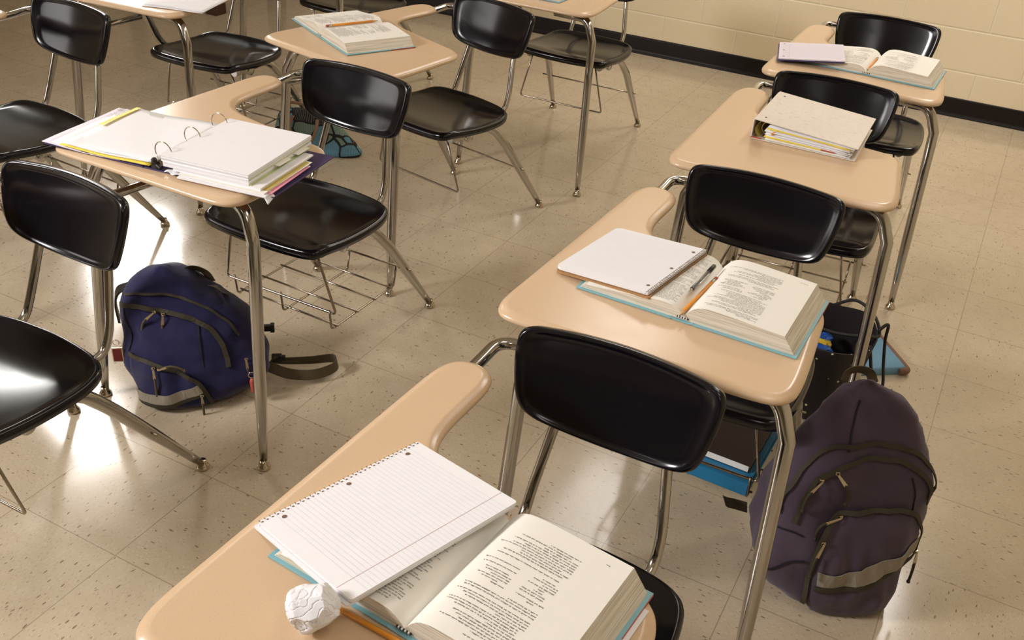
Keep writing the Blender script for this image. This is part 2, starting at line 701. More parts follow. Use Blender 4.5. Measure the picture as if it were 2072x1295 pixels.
def desk_top(parent):
    P = chaikin([(x, y, 0) for x, y in TOP], 2)
    prof = [(.016, -.019), (.006, -.019), (.0015, -.0165), (0, -.0125), (.0008, -.0092), (.0028, -.0066), (.0062, -.0044),
            (.0125, -.0013), (.0160, -.0001), (.019, 0)]
    rg = []
    for d, z in prof:
        rg.append([V((p.x, p.y, H + z)) for p in inset(P, d)])
    mb = MB()
    mb.rings(rg, mis=[1, 1, 0, 0, 0, 0, 0, 0, 0])
    return mb.build('desktop', ['tan', 'tan_edge'], parent)


def seat_mesh(parent):
    O = [(.02 - .185, .116), (.02 - .10, .108), (.02, .106), (.02 + .10, .108), (.02 + .185, .116), (.221, .150),
         (.226, .22), (.225, .32), (.219, .40), (.208, .445), (.178, .468), (.12, .480), (.02, .487), (-.085, .480), (-.142, .468),
         (-.171, .445), (-.182, .40), (-.189, .32), (-.190, .22), (-.185, .150)]
    P = chaikin([(x, y, 0) for x, y in O], 2)
    c = V((.02, .30, 0))

    def zs(x, y, t):
        u = (x - .02) / .21
        f = (y - .11) / .37
        z = .449 - .028 * f
        z -= .030 * max(0, .18 - f) ** 2 / .0324 * .5           # waterfall front
        z += .020 * max(0, f - .72) ** 2 / .0784                # raised rear lip
        z -= .020 * sin(pi * min(1, max(0, f))) * (1 - .35 * u * u) * .8
        z += .010 * u * u * (.3 + .7 * f)
        return z
    ts = [0.02, .08, 0.18, .35, .55, .72, .84, .90, .94, .965, .985, 1.0]
    top, bot = [], []
    for t in ts:
        lip = 0.0035 * math.exp(-((t - .955) / .03) ** 2) - .007 * max(0, (t - .955) / .045) ** 2
        top.append([V((c.x + (p.x - c.x) * t, c.y + (p.y - c.y) * t, 0)) for p in P])
        for q in top[-1]:
            q.z = zs(q.x, q.y, t) + lip
    for t in (.995, .97, .90, .55, .15):
        bot.append([V((c.x + (p.x - c.x) * t, c.y + (p.y - c.y) * t, 0)) for p in P])
        for q in bot[-1]:
            q.z = zs(q.x, q.y, t) - (.020 if t > .96 else .013 if t > .8 else .011)
    mb = MB()
    mb.rings(top + bot, scap=True)
    return mb.build('seat', 'black_plastic', parent)


BN = V((0, .9538, -.3004))       # backrest plane normal (backwards)
BU = V((0, .3004, .9538))        # up the plane


def backrest_mesh(parent):
    O = [(-.1975, .690), (-.199, .712), (-.198, .730), (-.190, .743), (-.174, .750), (-.15, .753), (-.09, .758), (-.013, .760), (.06, .758),
         (.12, .754), (.150, .750), (.166, .743), (.1735, .729), (.174, .710), (.172, .685), (.166, .650), (.158, .622), (.148, .606), (.130, .596),
         (.10, .590), (.05, .586), (-.013, .584), (-.075, .586), (-.125, .591), (-.153, .598), (-.172, .610), (-.183, .628), (-.191, .655)]
    P = catmull([(x, (z - .731) / .9538, 0) for x, z in O], 3, True)
    P = P[::-1] if sum(a.x * b.y - b.x * a.y for a, b in zip(P, P[1:] + P[:1])) < 0 else P
    c = V((-.013, -.06, 0))

    def pt(x, u, dep):
        s = (x + .013) / .184
        sag = .026 * (1 - s * s)
        return V((x, .590, .731)) + BU * u + BN * (sag + dep)
    ts = [.015, .07, .18, .35, .6, .78, .86, .905, .935, .96, .98, .993, 1.0]
    fr, bk = [], []
    for t in ts:
        d = .0
        if t > .86:
            d = -.004 * min(1, (t - .86) / .075)
        if t > .96:
            d = -.004 + .0095 * ((t - .96) / .04) ** 2
        fr.append([pt(c.x + (p.x - c.x) * t, c.y + (p.y - c.y) * t, d) for p in P])
    for t in (.995, .97, .85, .5, .12):
        d = .014 if t > .96 else .0095
        bk.append([pt(c.x + (p.x - c.x) * t, c.y + (p.y - c.y) * t, d) for p in P])
    mb = MB()
    mb.rings(fr + bk, scap=True)
    return mb.build('backrest', 'black_plastic', parent)


def glide(parent, x, y):
    mb = MB()
    mb.lathe((x, y, 0), [(0, 0), (.013, 0), (.0165, .003), (.0165, .006), (.0135, .012), (.010, .016), (.0095, .026), (0, .026)], 16)
    return mb.build('glide', 'nickel', parent)


def taper(path, r0, r1, foot):
    """radii along a leg: full until 0.2 m above floor, then thinner"""
    out = []
    for p in path:
        z = p.z
        out.append(r0 if z > .21 else r1 + (r0 - r1) * max(0, (z - .02) / .19))
    return out


def front_leg(parent, s):
    foot = V((.286, -.197, .016)) if s > 0 else V((-.262, -.200, .016))
    kx = .246 if s > 0 else -.238
    path = [V((kx - s * .16, -.115, .674)), V((kx - s * .02, -.125, .674)), V((kx + s * .012, -.142, .60))]
    a = path[-1]
    for k in (.35, .62, .72, .85, 1.0):
        path.append(a.lerp(foot, k))
    path = fillet(path[:3], .055, 8)[:-1] + path[2:]
    mb = MB()
    mb.tube(path, taper(path, .0152, .0092, foot), 14)
    o = mb.build('leg', 'chrome', parent)
    glide(o, foot.x + s * .001, foot.y - .001)


def rear_leg(parent, s):
    foot = V((.195, .684, .016)) if s > 0 else V((-.240, .666, .016))
    cx = .02
    tx = .165 if s > 0 else -.165
    kx = .184 if s > 0 else -.200
    path = [V((tx - s * .004, .20, .394)), V((tx, .405, .394)), V((kx, .475, .305))]
    a = path[-1]
    for k in (.25, .42, .6, .8, 1.0):
        path.append(a.lerp(foot, k))
    path = fillet(path[:3], .075, 8)[:-1] + path[2:]
    mb = MB()
    mb.tube(path, taper(path, .0150, .0092, foot), 14)
    o = mb.build('leg', 'chrome', parent)
    glide(o, foot.x, foot.y + .002)


def make_desk():
    root = thing('student_desk', '', 'desk')
    desk_top(root)
    seat_mesh(root)
    backrest_mesh(root)
    for s in (1, -1):
        front_leg(root, s)
    for s in (1, -1):
        rear_leg(root, s)
    for x, xt in ((.128, .098), (-.126, -.106)):
        mb = MB()
        s = 1 if x > 0 else -1
        p = fillet([(x - s * .02, .38, .402), (x - s * .002, .518, .402), (x - s * .003, .543, .455), (xt, .590, .60), (xt - s * .003, .6265, .712)], .03, 6)
        mb.tube(p, .0098, 12)
        mb.build('back_post', 'chrome', root)
    mb = MB()
    mb.tube(fillet([(-.20, .281, .385), (.170, .281, .385)], .01), .0165, 16)
    mb.lathe((.170, .281, .385), [(.0165, 0), (.018, .001), (.018, .010), (.016, .0115), (0, .012)], 16, axis=(1, 0, 0))
    for x in (-.172, .174):                                # flat side rails with screw heads
        mb.box((x, .31, .403), (.004, .20, .022))
        for y in (.25, .36):
            mb.lathe((x + (.002 if x > 0 else -.002), y, .403), [(.005, 0), (.004, .002), (0, .0025)], 10, axis=(1 if x > 0 else -1, 0, 0))
    mb.build('seat_frame', 'chrome', root)
    mb = MB()
    mb.tube(fillet([(-.190, .065, .690), (-.200, .15, .58), (-.204, .215, .45), (-.20, .281, .387), (-.14, .281, .385)], .05, 7), .0155, 14)
    mb.tube([(-.246, -.152, .556), (-.201, .132, .560)], .0115, 12)
    mb.build('side_brace', 'chrome', root)
    mb = MB()
    mb.tube(fillet([(-.245, .30, .682), (-.245, .545, .682), (-.243, .612, .690), (-.17, .622, .690), (-.122, .618, .690)], .055, 8), .0115, 14)
    mb.build('arm_tube', 'chrome', root)
    mb = MB()
    mb.tube(fillet([(.140, .20, .415), (.183, .231, .195), (-.203, .222, .195), (-.140, .20, .415)], .014, 5), .0036, 8)
    rack = mb.build('book_rack', 'steel_wire', root)
    mb = MB()
    mb.tube([(.212, .551, .198), (-.250, .542, .198)], .0032, 8)
    mb.build('rack_rod', 'steel_wire', root)
    mb = MB()
    for y in (.252, .345, .430, .512):
        mb.tube([(-.185, y, .143), (.172, y, .143)], .0031, 7)
    for x in (-.178, -.008, .164):
        mb.tube(fillet([(x, .226, .203), (x, .232, .139), (x, .530, .139), (x, .543, .203)], .012, 4), .0031, 7)
    mb.build('rack_basket', 'steel_wire', rack)
    return root


DESKS = {
    # key: x, y, yaw, basket, label
    'R1': (1.008, -.631, -.002, True, 'nearest desk at bottom, tan top with crumpled paper ball on it'),
    'R2': (1.015, .243, 0.0, True, 'tan desk holding spiral notebook, black pen and thick textbook, plum backpack beside'),
    'R3': (1.018, 1.136, .054, True, 'tan desk with stained white ring binder closed on it'),
    'R4': (1.008, 2.033, .033, False, 'tan desk closest to block wall with lilac pad and open textbook on it'),
    'L1': (-.253, -.665, -.022, False, 'desk at left edge whose black seat and back stand before blue backpack'),
    'L2': (-.2, .3, -.024, True, 'tan desk covered by open purple ring binder of loose papers'),
    'L3': (-.373, 1.225, -.217, False, 'turned tan desk with only an open textbook and pencil on top'),
    'L4': (-.244, 2.234, .001, False, 'desk before dark baseboard at top centre, greyish sheen on its seat'),
    'K2': (-1.304, .258, -.071, True, 'desk at upper left edge showing black chair back, seat and arm tube'),
    'K3': (-1.321, 1.25, .055, True, 'tan desk at top left with white papers over its corner'),
    'K4': (-1.372, 2.2, 0.0, True, 'desk mostly cut by top edge, dark seat behind the open textbook desk'),
}
proto = make_desk()
first = True
ROOT = {}
for k, (x, y, a, basket, label) in DESKS.items():
    if first:
        o = proto
        first = False
    else:
        o = copy_tree(proto)
        if not basket:
            for ch in o.children:
                if ch.name.startswith('book_rack'):
                    for g in list(ch.children):
                        bpy.data.objects.remove(g)
    o.location = (x, y, 0)
    o.rotation_euler = (0, 0, a)
    tag(o, label, 'desk', 'student desks in rows')
    ROOT[k] = o
ZT = H + .0006


def desk_pt(k, p):
    x, y, a = DESKS[k][:3]
    return V((x + cos(a) * p[0] - sin(a) * p[1], y + sin(a) * p[0] + cos(a) * p[1], p[2]))


# ------------------------------------------------------------------ writing on pages
def words(mb, pos, x0, x1, y0, y1, rng, mi, pitch=.0042, size=.86, sign=-1, sections=None, ragged=.35):
    """rows of small letter marks. pos(x, y) -> point on the page. A line starts at x0 and runs towards x1, rows go from y0 to y1."""
    d = 1 if x1 > x0 else -1
    dv = 1 if y1 > y0 else -1
    y = y0
    k = 0
    while (y1 - y) * dv > pitch:
        k += 1
        if rng.random() < .10:
            y += pitch * .9 * dv
            continue
        L = abs(x1 - x0) * (1 - ragged * rng.random() if rng.random() < .7 else .35 + .2 * rng.random())
        xs = x0 + d * (rng.choice([0, 0, .006, .012]))
        bold = rng.random() < .07
        x = xs
        while abs(x - x0) < L:
            for _ in range(rng.randint(2, 8)):
                if abs(x - x0) > L:
                    break
                wd = rng.uniform(.0007, .0012) * size
                hg = (.0015 if rng.random() < .65 else .0023) * size
                if bold:
                    wd *= 1.35
                a, b = x, x + d * wd
                ya, yb = y, y - dv * hg
                mb.quad(pos(a, ya), pos(b, ya), pos(b, yb), pos(a, yb), mi)
                x += d * (wd + .00055 * size)
            x += d * .0015 * size
        y += pitch * dv


def make_textbook(label, loc, yaw, seed, group, left=1.0, right=1.0):
    rng = random.Random(seed)
    root = thing('textbook', label, 'book', loc, yaw, group)
    HW, HH = .2145, .1185
    mb = MB()
    for s in (-1, 1):
        mb.box((s * (.0205 + HW) / 2, 0, .0018), (HW - .0205, HH * 2, .003))
    # rounded spine
    n = 8
    pr = [(-.0215, .0022), (-.018, .0008), (-.010, .0002), (0, 0), (.010, .0002), (.018, .0008), (.0215, .0022)]
    vs = [(x, -HH, z) for x, z in pr] + [(x, HH, z) for x, z in pr] + [(x, -HH, z + .0018) for x, z in pr] + [(x, HH, z + .0018) for x, z in pr]
    L = len(pr)
    fs = [(i, i + 1, L + i + 1, L + i) for i in range(L - 1)] + [(2 * L + i, 3 * L + i, 3 * L + i + 1, 2 * L + i + 1) for i in range(L - 1)]
    fs += [(i, 2 * L + i, 2 * L + i + 1, i + 1) for i in range(L - 1)] + [(L + i, L + i + 1, 3 * L + i + 1, 3 * L + i) for i in range(L - 1)]
    mb.add(vs, fs, 0, True)
    # printed art on the outer edge of the right board
    mb.box((HW + .0003, HH - .045, .0018), (.0012, .085, .0028), mi=1)
    mb.build('cover', ['cover_teal', 'cover_red'], root, bevel=.0006)
    base = .0036
    profR = [(.0, .009), (.005, .017), (.012, .026), (.022, .034), (.036, .0385), (.055, .040), (.08, .0395), (.11, .038), (.15, .0362), (.185, .0345)]
    profL = [(.0, .009), (.005, .015), (.012, .021), (.024, .0265), (.04, .028), (.065, .0265), (.10, .022), (.14, .017), (.175, .0135), (.197, .0115)]

    def block(prof, s, sc):
        prof = [(x, base + (z - base) * sc) for x, z in prof]
        ph = HH - .0055
        mb = MB()
        xs = [p[0] for p in prof]

        def z_at(x):
            if x <= xs[0]:
                return prof[0][1]
            for i in range(len(prof) - 1):
                if x <= xs[i + 1]:
                    t = (x - xs[i]) / (xs[i + 1] - xs[i])
                    return prof[i][1] * (1 - t) + prof[i + 1][1] * t
            return prof[-1][1]
        fine = catmull([(x, 0, z) for x, z in prof], 4)
        prof2 = [(p.x, p.z) for p in fine]

        def z_f(x):
            for i in range(len(prof2) - 1):
                if prof2[i][0] <= x <= prof2[i + 1][0]:
                    t = (x - prof2[i][0]) / max(1e-9, prof2[i + 1][0] - prof2[i][0])
                    return prof2[i][1] * (1 - t) + prof2[i + 1][1] * t
            return z_at(x)
        n = len(prof2)
        # page surface
        vs = [(s * x, -ph, z) for x, z in prof2] + [(s * x, ph, z) for x, z in prof2]
        mb.add(vs, [(i, i + 1, n + i + 1, n + i) for i in range(n - 1)], 0, True)
        # two ends and fore edge
        xo = .2085
        for y in (-ph, ph):
            low = [(s * (x + (xo - prof2[-1][0]) * (x / prof2[-1][0])), y, base - .0004) for x, z in prof2]
            up = [(s * x, y, z) for x, z in prof2]
            mb.add(low + up, [(i, i + 1, n + i + 1, n + i) for i in range(n - 1)], 1, False)
        e = prof2[-1]
        mb.quad((s * e[0], -ph, e[1]), (s * e[0], ph, e[1]), (s * xo, ph, base - .0004), (s * xo, -ph, base - .0004), 1)
        # printed text: lines start on the +x side of each page and read towards -x
        pos = lambda x, y: V((x, y, z_f(abs(x)) + .00025))
        if s > 0:
            words(mb, pos, .128, .022, -.100, -.02, rng, 2)
            words(mb, pos, .128, .080, -.016, .030, rng, 2)
            words(mb, pos, .074, .022, -.016, .030, rng, 2)
            words(mb, pos, .128, .022, .034, .085, rng, 2)
            words(mb, pos, .172, .150, .096, .104, rng, 2)
        else:
            words(mb, pos, -.022, -.125, -.100, .0, rng, 2)
            words(mb, pos, -.022, -.07, .004, .05, rng, 2)
            words(mb, pos, -.076, -.125, .004, .05, rng, 2)
            words(mb, pos, -.022, -.125, .055, .098, rng, 2)
            words(mb, pos, -.135, -.185, -.095, -.03, rng, 2)
        mb.build('pages', ['paper_cream', 'page_edges', 'ink'], root)
    block(profR, 1, right)
    block(profL, -1, left)
    # woven head band at the near end of the spine
    mb = MB()
    for i in range(9):
        mb.lathe((-.010 + i * .0025, -.1135, .0075), [(0, -.002), (.0016, -.0015), (.0018, 0), (.0016, .0015), (0, .002)], 8, axis=(0, 1, 0), mi=i % 2)
    mb.build('head_band', ['pen_black', 'paper_cream'], root)
    return root


TB = 'open textbooks on the desks'
make_textbook('open textbook on the nearest desk, under notebook beside crumpled paper', (.999, -.555, ZT), -.085, 1, TB)
make_textbook('open textbook with pencil and clear pen lying in its gutter', (1.031, .309, ZT), -.02, 2, TB)
make_textbook('open textbook below lilac pad on desk closest to the wall', (1.020, 2.098, ZT), -.03, 3, TB)
make_textbook('open textbook on turned desk, nothing else beside it, pencil in gutter', (-.497, 1.292, ZT), -.50, 4, TB, left=1.25, right=.85)
make_textbook('blue edged book cut by the top edge on desk before baseboard', (-.352, 2.235, ZT), -.04, 5, TB)


# ------------------------------------------------------------------ notebooks
def make_notebook(label, c4, paper, spiral=True, group=None, thick=.010, seed=0, rules=True, corner=.004, margin=True, holes=True, back='cardboard', n_coil=34, coil_r=.0045):
    """c4: corners A, B (spiral edge), C, D (outer edge), tops of the page stack"""
    A, B, Cc, D = [V(p) for p in c4]
    u = ((B - A) + (Cc - D)).normalized()
    vv = ((D - A) + (Cc - B))
    vv = (vv - u * vv.dot(u)).normalized()
    nn = u.cross(vv)
    if nn.z < 0:
        nn = -nn
    lu = ((B - A).length + (Cc - D).length) / 2
    lv = ((D - A).length + (Cc - B).length) / 2
    o = (A + B + Cc + D) / 4
    root = thing('notebook', label, 'notebook', o - nn * thick, 0, group)
    off = o - nn * thick
    rng = random.Random(seed)

    def P(a, b, h):     # a along spiral edge 0..1, b away from it 0..1, h above top
        return o + u * (a - .5) * lu + vv * (b - .5) * lv + nn * h - off
    mb = MB()
    rd = .02

    def outline(gr, h):
        pts = []
        for (ca, cb, sa, sb) in ((0, 0, 1, 1), (1, 0, -1, 1), (1, 1, -1, -1), (0, 1, 1, -1)):
            r = corner if cb == 1 else .003
            ra, rb = r / lu, r / lv
            q = [(ca, cb + sb * rb), (ca + sa * ra * .3, cb + sb * rb * .3), (ca + sa * ra, cb)]
            if (ca, cb) in ((1, 0), (0, 1)):
                q = q[::-1]
            if (ca, cb) in ((0, 0), (1, 1), (1, 0), (0, 1)):
                pass
            pts += q
        return [P(a + (a - .5) * gr / lu, b + (b - .5) * gr / lv, h) for a, b in pts]
    mb.rings([outline(0, -thick * .55), outline(0, 0)], smooth=False)
    if rules:
        nl = 27
        for i in range(nl):
            b0 = .085 + i * (1 - .1) / nl if False else 0
        # ruled lines run along v (parallel to the short side), margin line along u
        sp = .0071
        k = int((lu - .03) / sp)
        for i in range(k):
            a = (.024 + i * sp) / lu
            da = .00028 / lu
            mb.quad(P(a - da, .03, .0003), P(a + da, .03, .0003), P(a + da, .995, .0003), P(a - da, .995, .0003), 1)
        b = 1 - .031 / lv if not holes == 'far' else .16
        db = .0004 / lv
        if margin: mb.quad(P(.0, b - db, .0004), P(1, b - db, .0004), P(1, b + db, .0004), P(0, b + db, .0004), 2)
    if holes:
        for a in (.115, .5, .885):
            for hr, hz in ((.0036, .0005),):
                c = P(a, .075, hz)
                ring = [c + u * hr * cos(t * pi / 6) + vv * hr * sin(t * pi / 6) for t in range(12)]
                mb.add(ring, [tuple(range(12))], 3, False)
    if spiral:
        for i in range(n_coil):
            a = (i + .5) / n_coil
            c = P(a, .022, .0005)
            mb.quad(c - u * .0015 - vv * .0011, c + u * .0015 - vv * .0011, c + u * .0015 + vv * .0011, c - u * .0015 + vv * .0011, 3)
    mb.build('pages', [paper, 'rule_blue', 'rule_red', 'hole_dark', 'hole_black'], root)
    mb = MB()
    sh = -u * .004 - vv * .003
    mb.rings([[p + sh for p in outline(.003, -thick)], [p + sh for p in outline(.003, -thick * .74)]], smooth=False)
    mb.build('back_cover', back, root)
    if spiral:
        mb = MB()
        pts = []
        turns = n_coil
        for i in range(turns * 10 + 1):
            t = i / 10
            a = 2 * pi * t
            pts.append(P(t / turns, .002 + .0, -.004) + (vv * cos(a) + nn * sin(a)) * coil_r)
        mb.tube(pts, .00055, 5)
        mb.build('spiral_wire', 'steel_wire', root)
    return root


make_notebook('spiral notebook of blank lined paper on the nearest desk, partly over textbook',
              [(.729, -.623, .720), (.816, -.368, .720), (1.019, -.442, .758), (.93, -.685, .752)], 'paper_white', group='spiral notebooks', seed=1, back='paper_white', thick=.0085)
make_notebook('spiral notebook with coil toward gutter, on desk beside black pen',
              [(.957, .204, .746), (.994, .435, .746), (.787, .449, .725), (.749, .229, .719)], 'paper_white', group='spiral notebooks', seed=2, corner=.012, margin=False, n_coil=40, coil_r=.0062)
make_notebook('lilac writing pad lying over textbook on desk closest to block wall',
              [(.742, 1.935, .722), (.690, 2.150, .722), (.900, 2.170, .738), (.946, 1.972, .745)], 'paper_lilac', spiral=False, seed=3, holes='far', thick=.007, back='binder_purple')


# ------------------------------------------------------------------ pencils, pen
def pencil(label, tip, end, name='pencil'):
    a, b = V(tip), V(end)
    d = (b - a).normalized()
    L = (b - a).length
    root = thing(name, label, 'pencil', a, 0, 'orange pencils')
    mb = MB()
    mb.tube([d * .018, d * (L - .022)], .0036, 6)
    mb.build('shaft', 'pencil_orange', root)
    mb = MB()
    mb.tube([d * .004, d * .0182], [.0011, .0036], 8)
    mb.tube([d * 0, d * .0042], [.0003, .0011], 8, mi=1)
    mb.build('point', ['pencil_wood', 'pen_black'], root)
    mb = MB()
    mb.tube([d * (L - .022), d * (L - .009)], .0038, 10, mi=0)
    mb.build('ferrule', 'nickel', root)
    mb = MB()
    mb.tube([d * (L - .009), d * (L - .001), d * L], [.0034, .0034, .0026], 10)
    mb.build('eraser', 'eraser_red', root)
    return root


pencil('orange pencil on the nearest desk in front of textbook spine', (.886, -.678, ZT + .0037), (1.060, -.6865, ZT + .0037))
pencil('orange pencil in textbook gutter leaning against black capped pen', (1.025, .183, .7265), (1.043, .340, .7385))
pencil('orange pencil lying in gutter of textbook near the block wall', (1.019, 1.988, .7265), (1.020, 2.155, .7265))
pencil('orange pencil lying in gutter of textbook on turned desk', (-.459, 1.383, .7385), (-.547, 1.221, .7385))
a, b = V((1.019, .248, .7440)), V((1.027, .372, .7450))
d = (b - a).normalized()
root = thing('pen', 'clear ballpoint pen with black cap end across open textbook pages', 'pen', a)
mb = MB(); mb.tube([d * .012, d * .095], .0042, 10); mb.build('barrel', 'clear_plastic', root)
mb = MB(); mb.tube([d * .094, d * .122, d * .125], [.0046, .0046, .003], 12); mb.build('cap', 'pen_black', root)
mb = MB(); mb.tube([d * 0, d * .006, d * .014], [.0006, .0022, .0042], 10)
mb.build('tip', 'nickel', root)
mb = MB(); mb.tube([d * .014, d * .094], .0016, 6); mb.build('refill', 'pen_black', root)


# ------------------------------------------------------------------ crumpled paper ball
def crumple():
    bm = bmesh.new()
    bmesh.ops.create_icosphere(bm, subdivisions=6, radius=1.0)
    rng = random.Random(5)
    planes = [(V((rng.gauss(0, 1), rng.gauss(0, 1), rng.gauss(0, 1))).normalized(), rng.uniform(.74, .97)) for _ in range(40)]
    for v in bm.verts:
        n = v.co.normalized()
        r = 1.15
        for pn, pd in planes:
            c = n.dot(pn)
            if c > .2:
                r = min(r, pd / c)
        r += .07 * noise.noise(n * 1.6 + V((9, 2, 5))) - .05 * max(0, .12 - abs(noise.noise(n * 3.0 + V((4, 1, 2))))) / .12
        v.co = n * r
    me = bpy.data.meshes.new('paper_ball')
    for v in bm.verts:
        v.co = V((v.co.x * .0345, v.co.y * .033, v.co.z * .031))
    zmin = min(v.co.z for v in bm.verts)
    for v in bm.verts:
        v.co.z -= zmin
    bm.to_mesh(me); bm.free()
    for p in me.polygons:
        p.use_smooth = False
    me.materials.append(M['paper_white'])
    o = bpy.data.objects.new('paper_ball', me)
    COL.objects.link(o)
    o.location = (.894, -.714, ZT)
    tag(o, 'crumpled white paper ball on the nearest desk', 'paper')


crumple()

# photo card slid under the textbook on the nearest desk
root = thing('photo_card', 'white bordered card with dark middle sticking out under textbook edge', 'card', (1.212, -.545, ZT + .0004), -.085)
mb = MB(); mb.box((-.012, .0, .0006), (.045, .125, .0008)); mb.build('card', 'paper_white', root)
mb = MB(); mb.box((-.016, -.002, .00115), (.030, .112, .0004)); mb.build('print', 'notebook_brown', root)

# loose papers over the corner of the desk at top left
pc = desk_pt('K3', (.13, .0, ZT))
for i, (dx, dy, a, lab) in enumerate(((0, 0, .30, 'white paper sheet, lower of two, hanging over the corner of top left desk'),
                                       (.006, .012, .25, 'white paper sheet, upper of two, on corner of top left desk'))):
    mb = MB()
    wob = random.Random(i)

    def sheet(s, t, a=a, dx=dx, dy=dy, i=i):
        x, y = (s - .5) * .216, (t - .5) * .279
        return V((x, y, .0008 + .0025 * i + .0012 * sin(5 * s + 3 * t)))
    mb.grid(sheet, 10, 12)
    o = mb.build('paper_sheet', 'paper_white', None, pc + V((.045 + dx, -.005 + dy, .001)), a)
    so = o.modifiers.new('solid', 'SOLIDIFY'); so.thickness = .0012
    tag(o, lab, 'paper', 'papers on the top left desk')


# ------------------------------------------------------------------ white binder, closed
def white_binder():
    root = thing('ring_binder', 'closed white ring binder with grey smudges, stuffed with papers', 'binder', (.868, 1.192, ZT), .018)
    W_, D_ = .272, .268
    hs, he = .054, .034
    mb = MB()
    mb.box((W_ / 2, D_ / 2, .0016), (W_, D_, .0028))
    mb.build('bottom_cover', 'binder_white', root, bevel=.0008)
    mb = MB()
    ang = math.atan2(hs - he, W_)
    mb.box((W_ / 2 + .001, D_ / 2, (hs + he) / 2), (W_ + .002, D_, .003), Matrix.Rotation(ang, 3, 'Y'))
    for y in (.030, .235):
        mb.lathe((.022, y, hs - .0005), [(.0035, 0), (.003, .0012), (0, .0015)], 10, mi=1)
    mb.build('top_cover', ['worn_white', 'hole_black'], root, bevel=.0008)
    mb = MB()
    mb.box((-.0016, D_ / 2, hs / 2), (.003, D_, hs - .004))
    mb.build('spine', 'binder_white', root, bevel=.0008)
    # curved liner and ring mechanism
    mb = MB()
    mb.grid(lambda s, t: V((.004 + .013 * (1 - sin(pi * s)), .006 + t * (D_ - .012), .004 + s * (hs - .009))), 8, 1)
    mb.build('liner', 'folder_olive', root)
    mb = MB()
    for y in (.032, .134, .236):
        mb.tube([V((.034 + .018 * cos(a), y, .026 + .018 * sin(a))) for a in [i * pi / 7 for i in range(15)]], .0014, 7)
    mb.box((.034, D_ / 2, .0075), (.018, .24, .003))
    mb.build('rings', 'nickel', root)
    # paper stack: many sheets of uneven reach, some coloured
    rng = random.Random(9)
    cols = ['paper_white', 'paper_cream', 'paper_white', 'folder_yellow', 'paper_white', 'paper_cream', 'paper_white', 'paper_white',
            'folder_olive', 'paper_cream', 'paper_white', 'paper_lilac', 'paper_white', 'folder_yellow', 'paper_cream', 'paper_white']
    N = len(cols)
    cur = {}
    for i, c in enumerate(cols):
        f = (i + .5) / N
        x0, x1 = .030 + rng.uniform(0, .012), W_ - .006 - rng.uniform(0, .02) - (.05 if c == 'folder_yellow' and i < 8 else 0)
        y0, y1 = rng.uniform(-.001, .012), D_ - rng.uniform(.004, .016)
        th = (he - .008) / N * .8
        fn = lambda s, t, f=f, x0=x0, x1=x1, y0=y0, y1=y1, q=rng.uniform(0, 6): V((
            x0 + s * (x1 - x0), y0 + t * (y1 - y0),
            .0036 + f * (he - .0085 + (hs - he - .006) * max(0, 1 - s) * .75) + .0012 * sin(4 * s + q) * f))
        mbx = cur.setdefault(c, MB())
        n0 = len(mbx.v)
        mbx.grid(fn, 8, 1)
        up = [p + V((0, 0, th)) for p in mbx.v[n0:]]
        m = len(up)
        ofs = len(mbx.v)
        nu = 8
        mbx.v += up
        for (aa, bb) in [(k, k + 1) for k in range(nu)] + [(nu + 1 + k, nu + 2 + k) for k in range(nu)] + [(0, nu + 1), (nu, 2 * nu + 1)]:
            mbx.f.append([n0 + aa, n0 + bb, ofs + bb, ofs + aa]); mbx.mi.append(0); mbx.sm.append(False)
        for k in range(nu):
            mbx.f.append([ofs + k, ofs + k + 1, ofs + nu + 2 + k, ofs + nu + 1 + k]); mbx.mi.append(0); mbx.sm.append(True)
    for c, mbx in cur.items():
        mbx.build('papers', c, root)
    mb = MB(); mb.tube([(.052, -.003, .024), (.068, .03, .034)], .0032, 6)
    mb.build('tucked_pencil', 'pencil_orange', root)
    mb = MB(); mb.box((.20, .003, .0105), (.035, .006, .002)); mb.box((.012, .001, .0045), (.03, .004, .002))
    mb.build('marker_tab', 'cover_red', root)


white_binder()


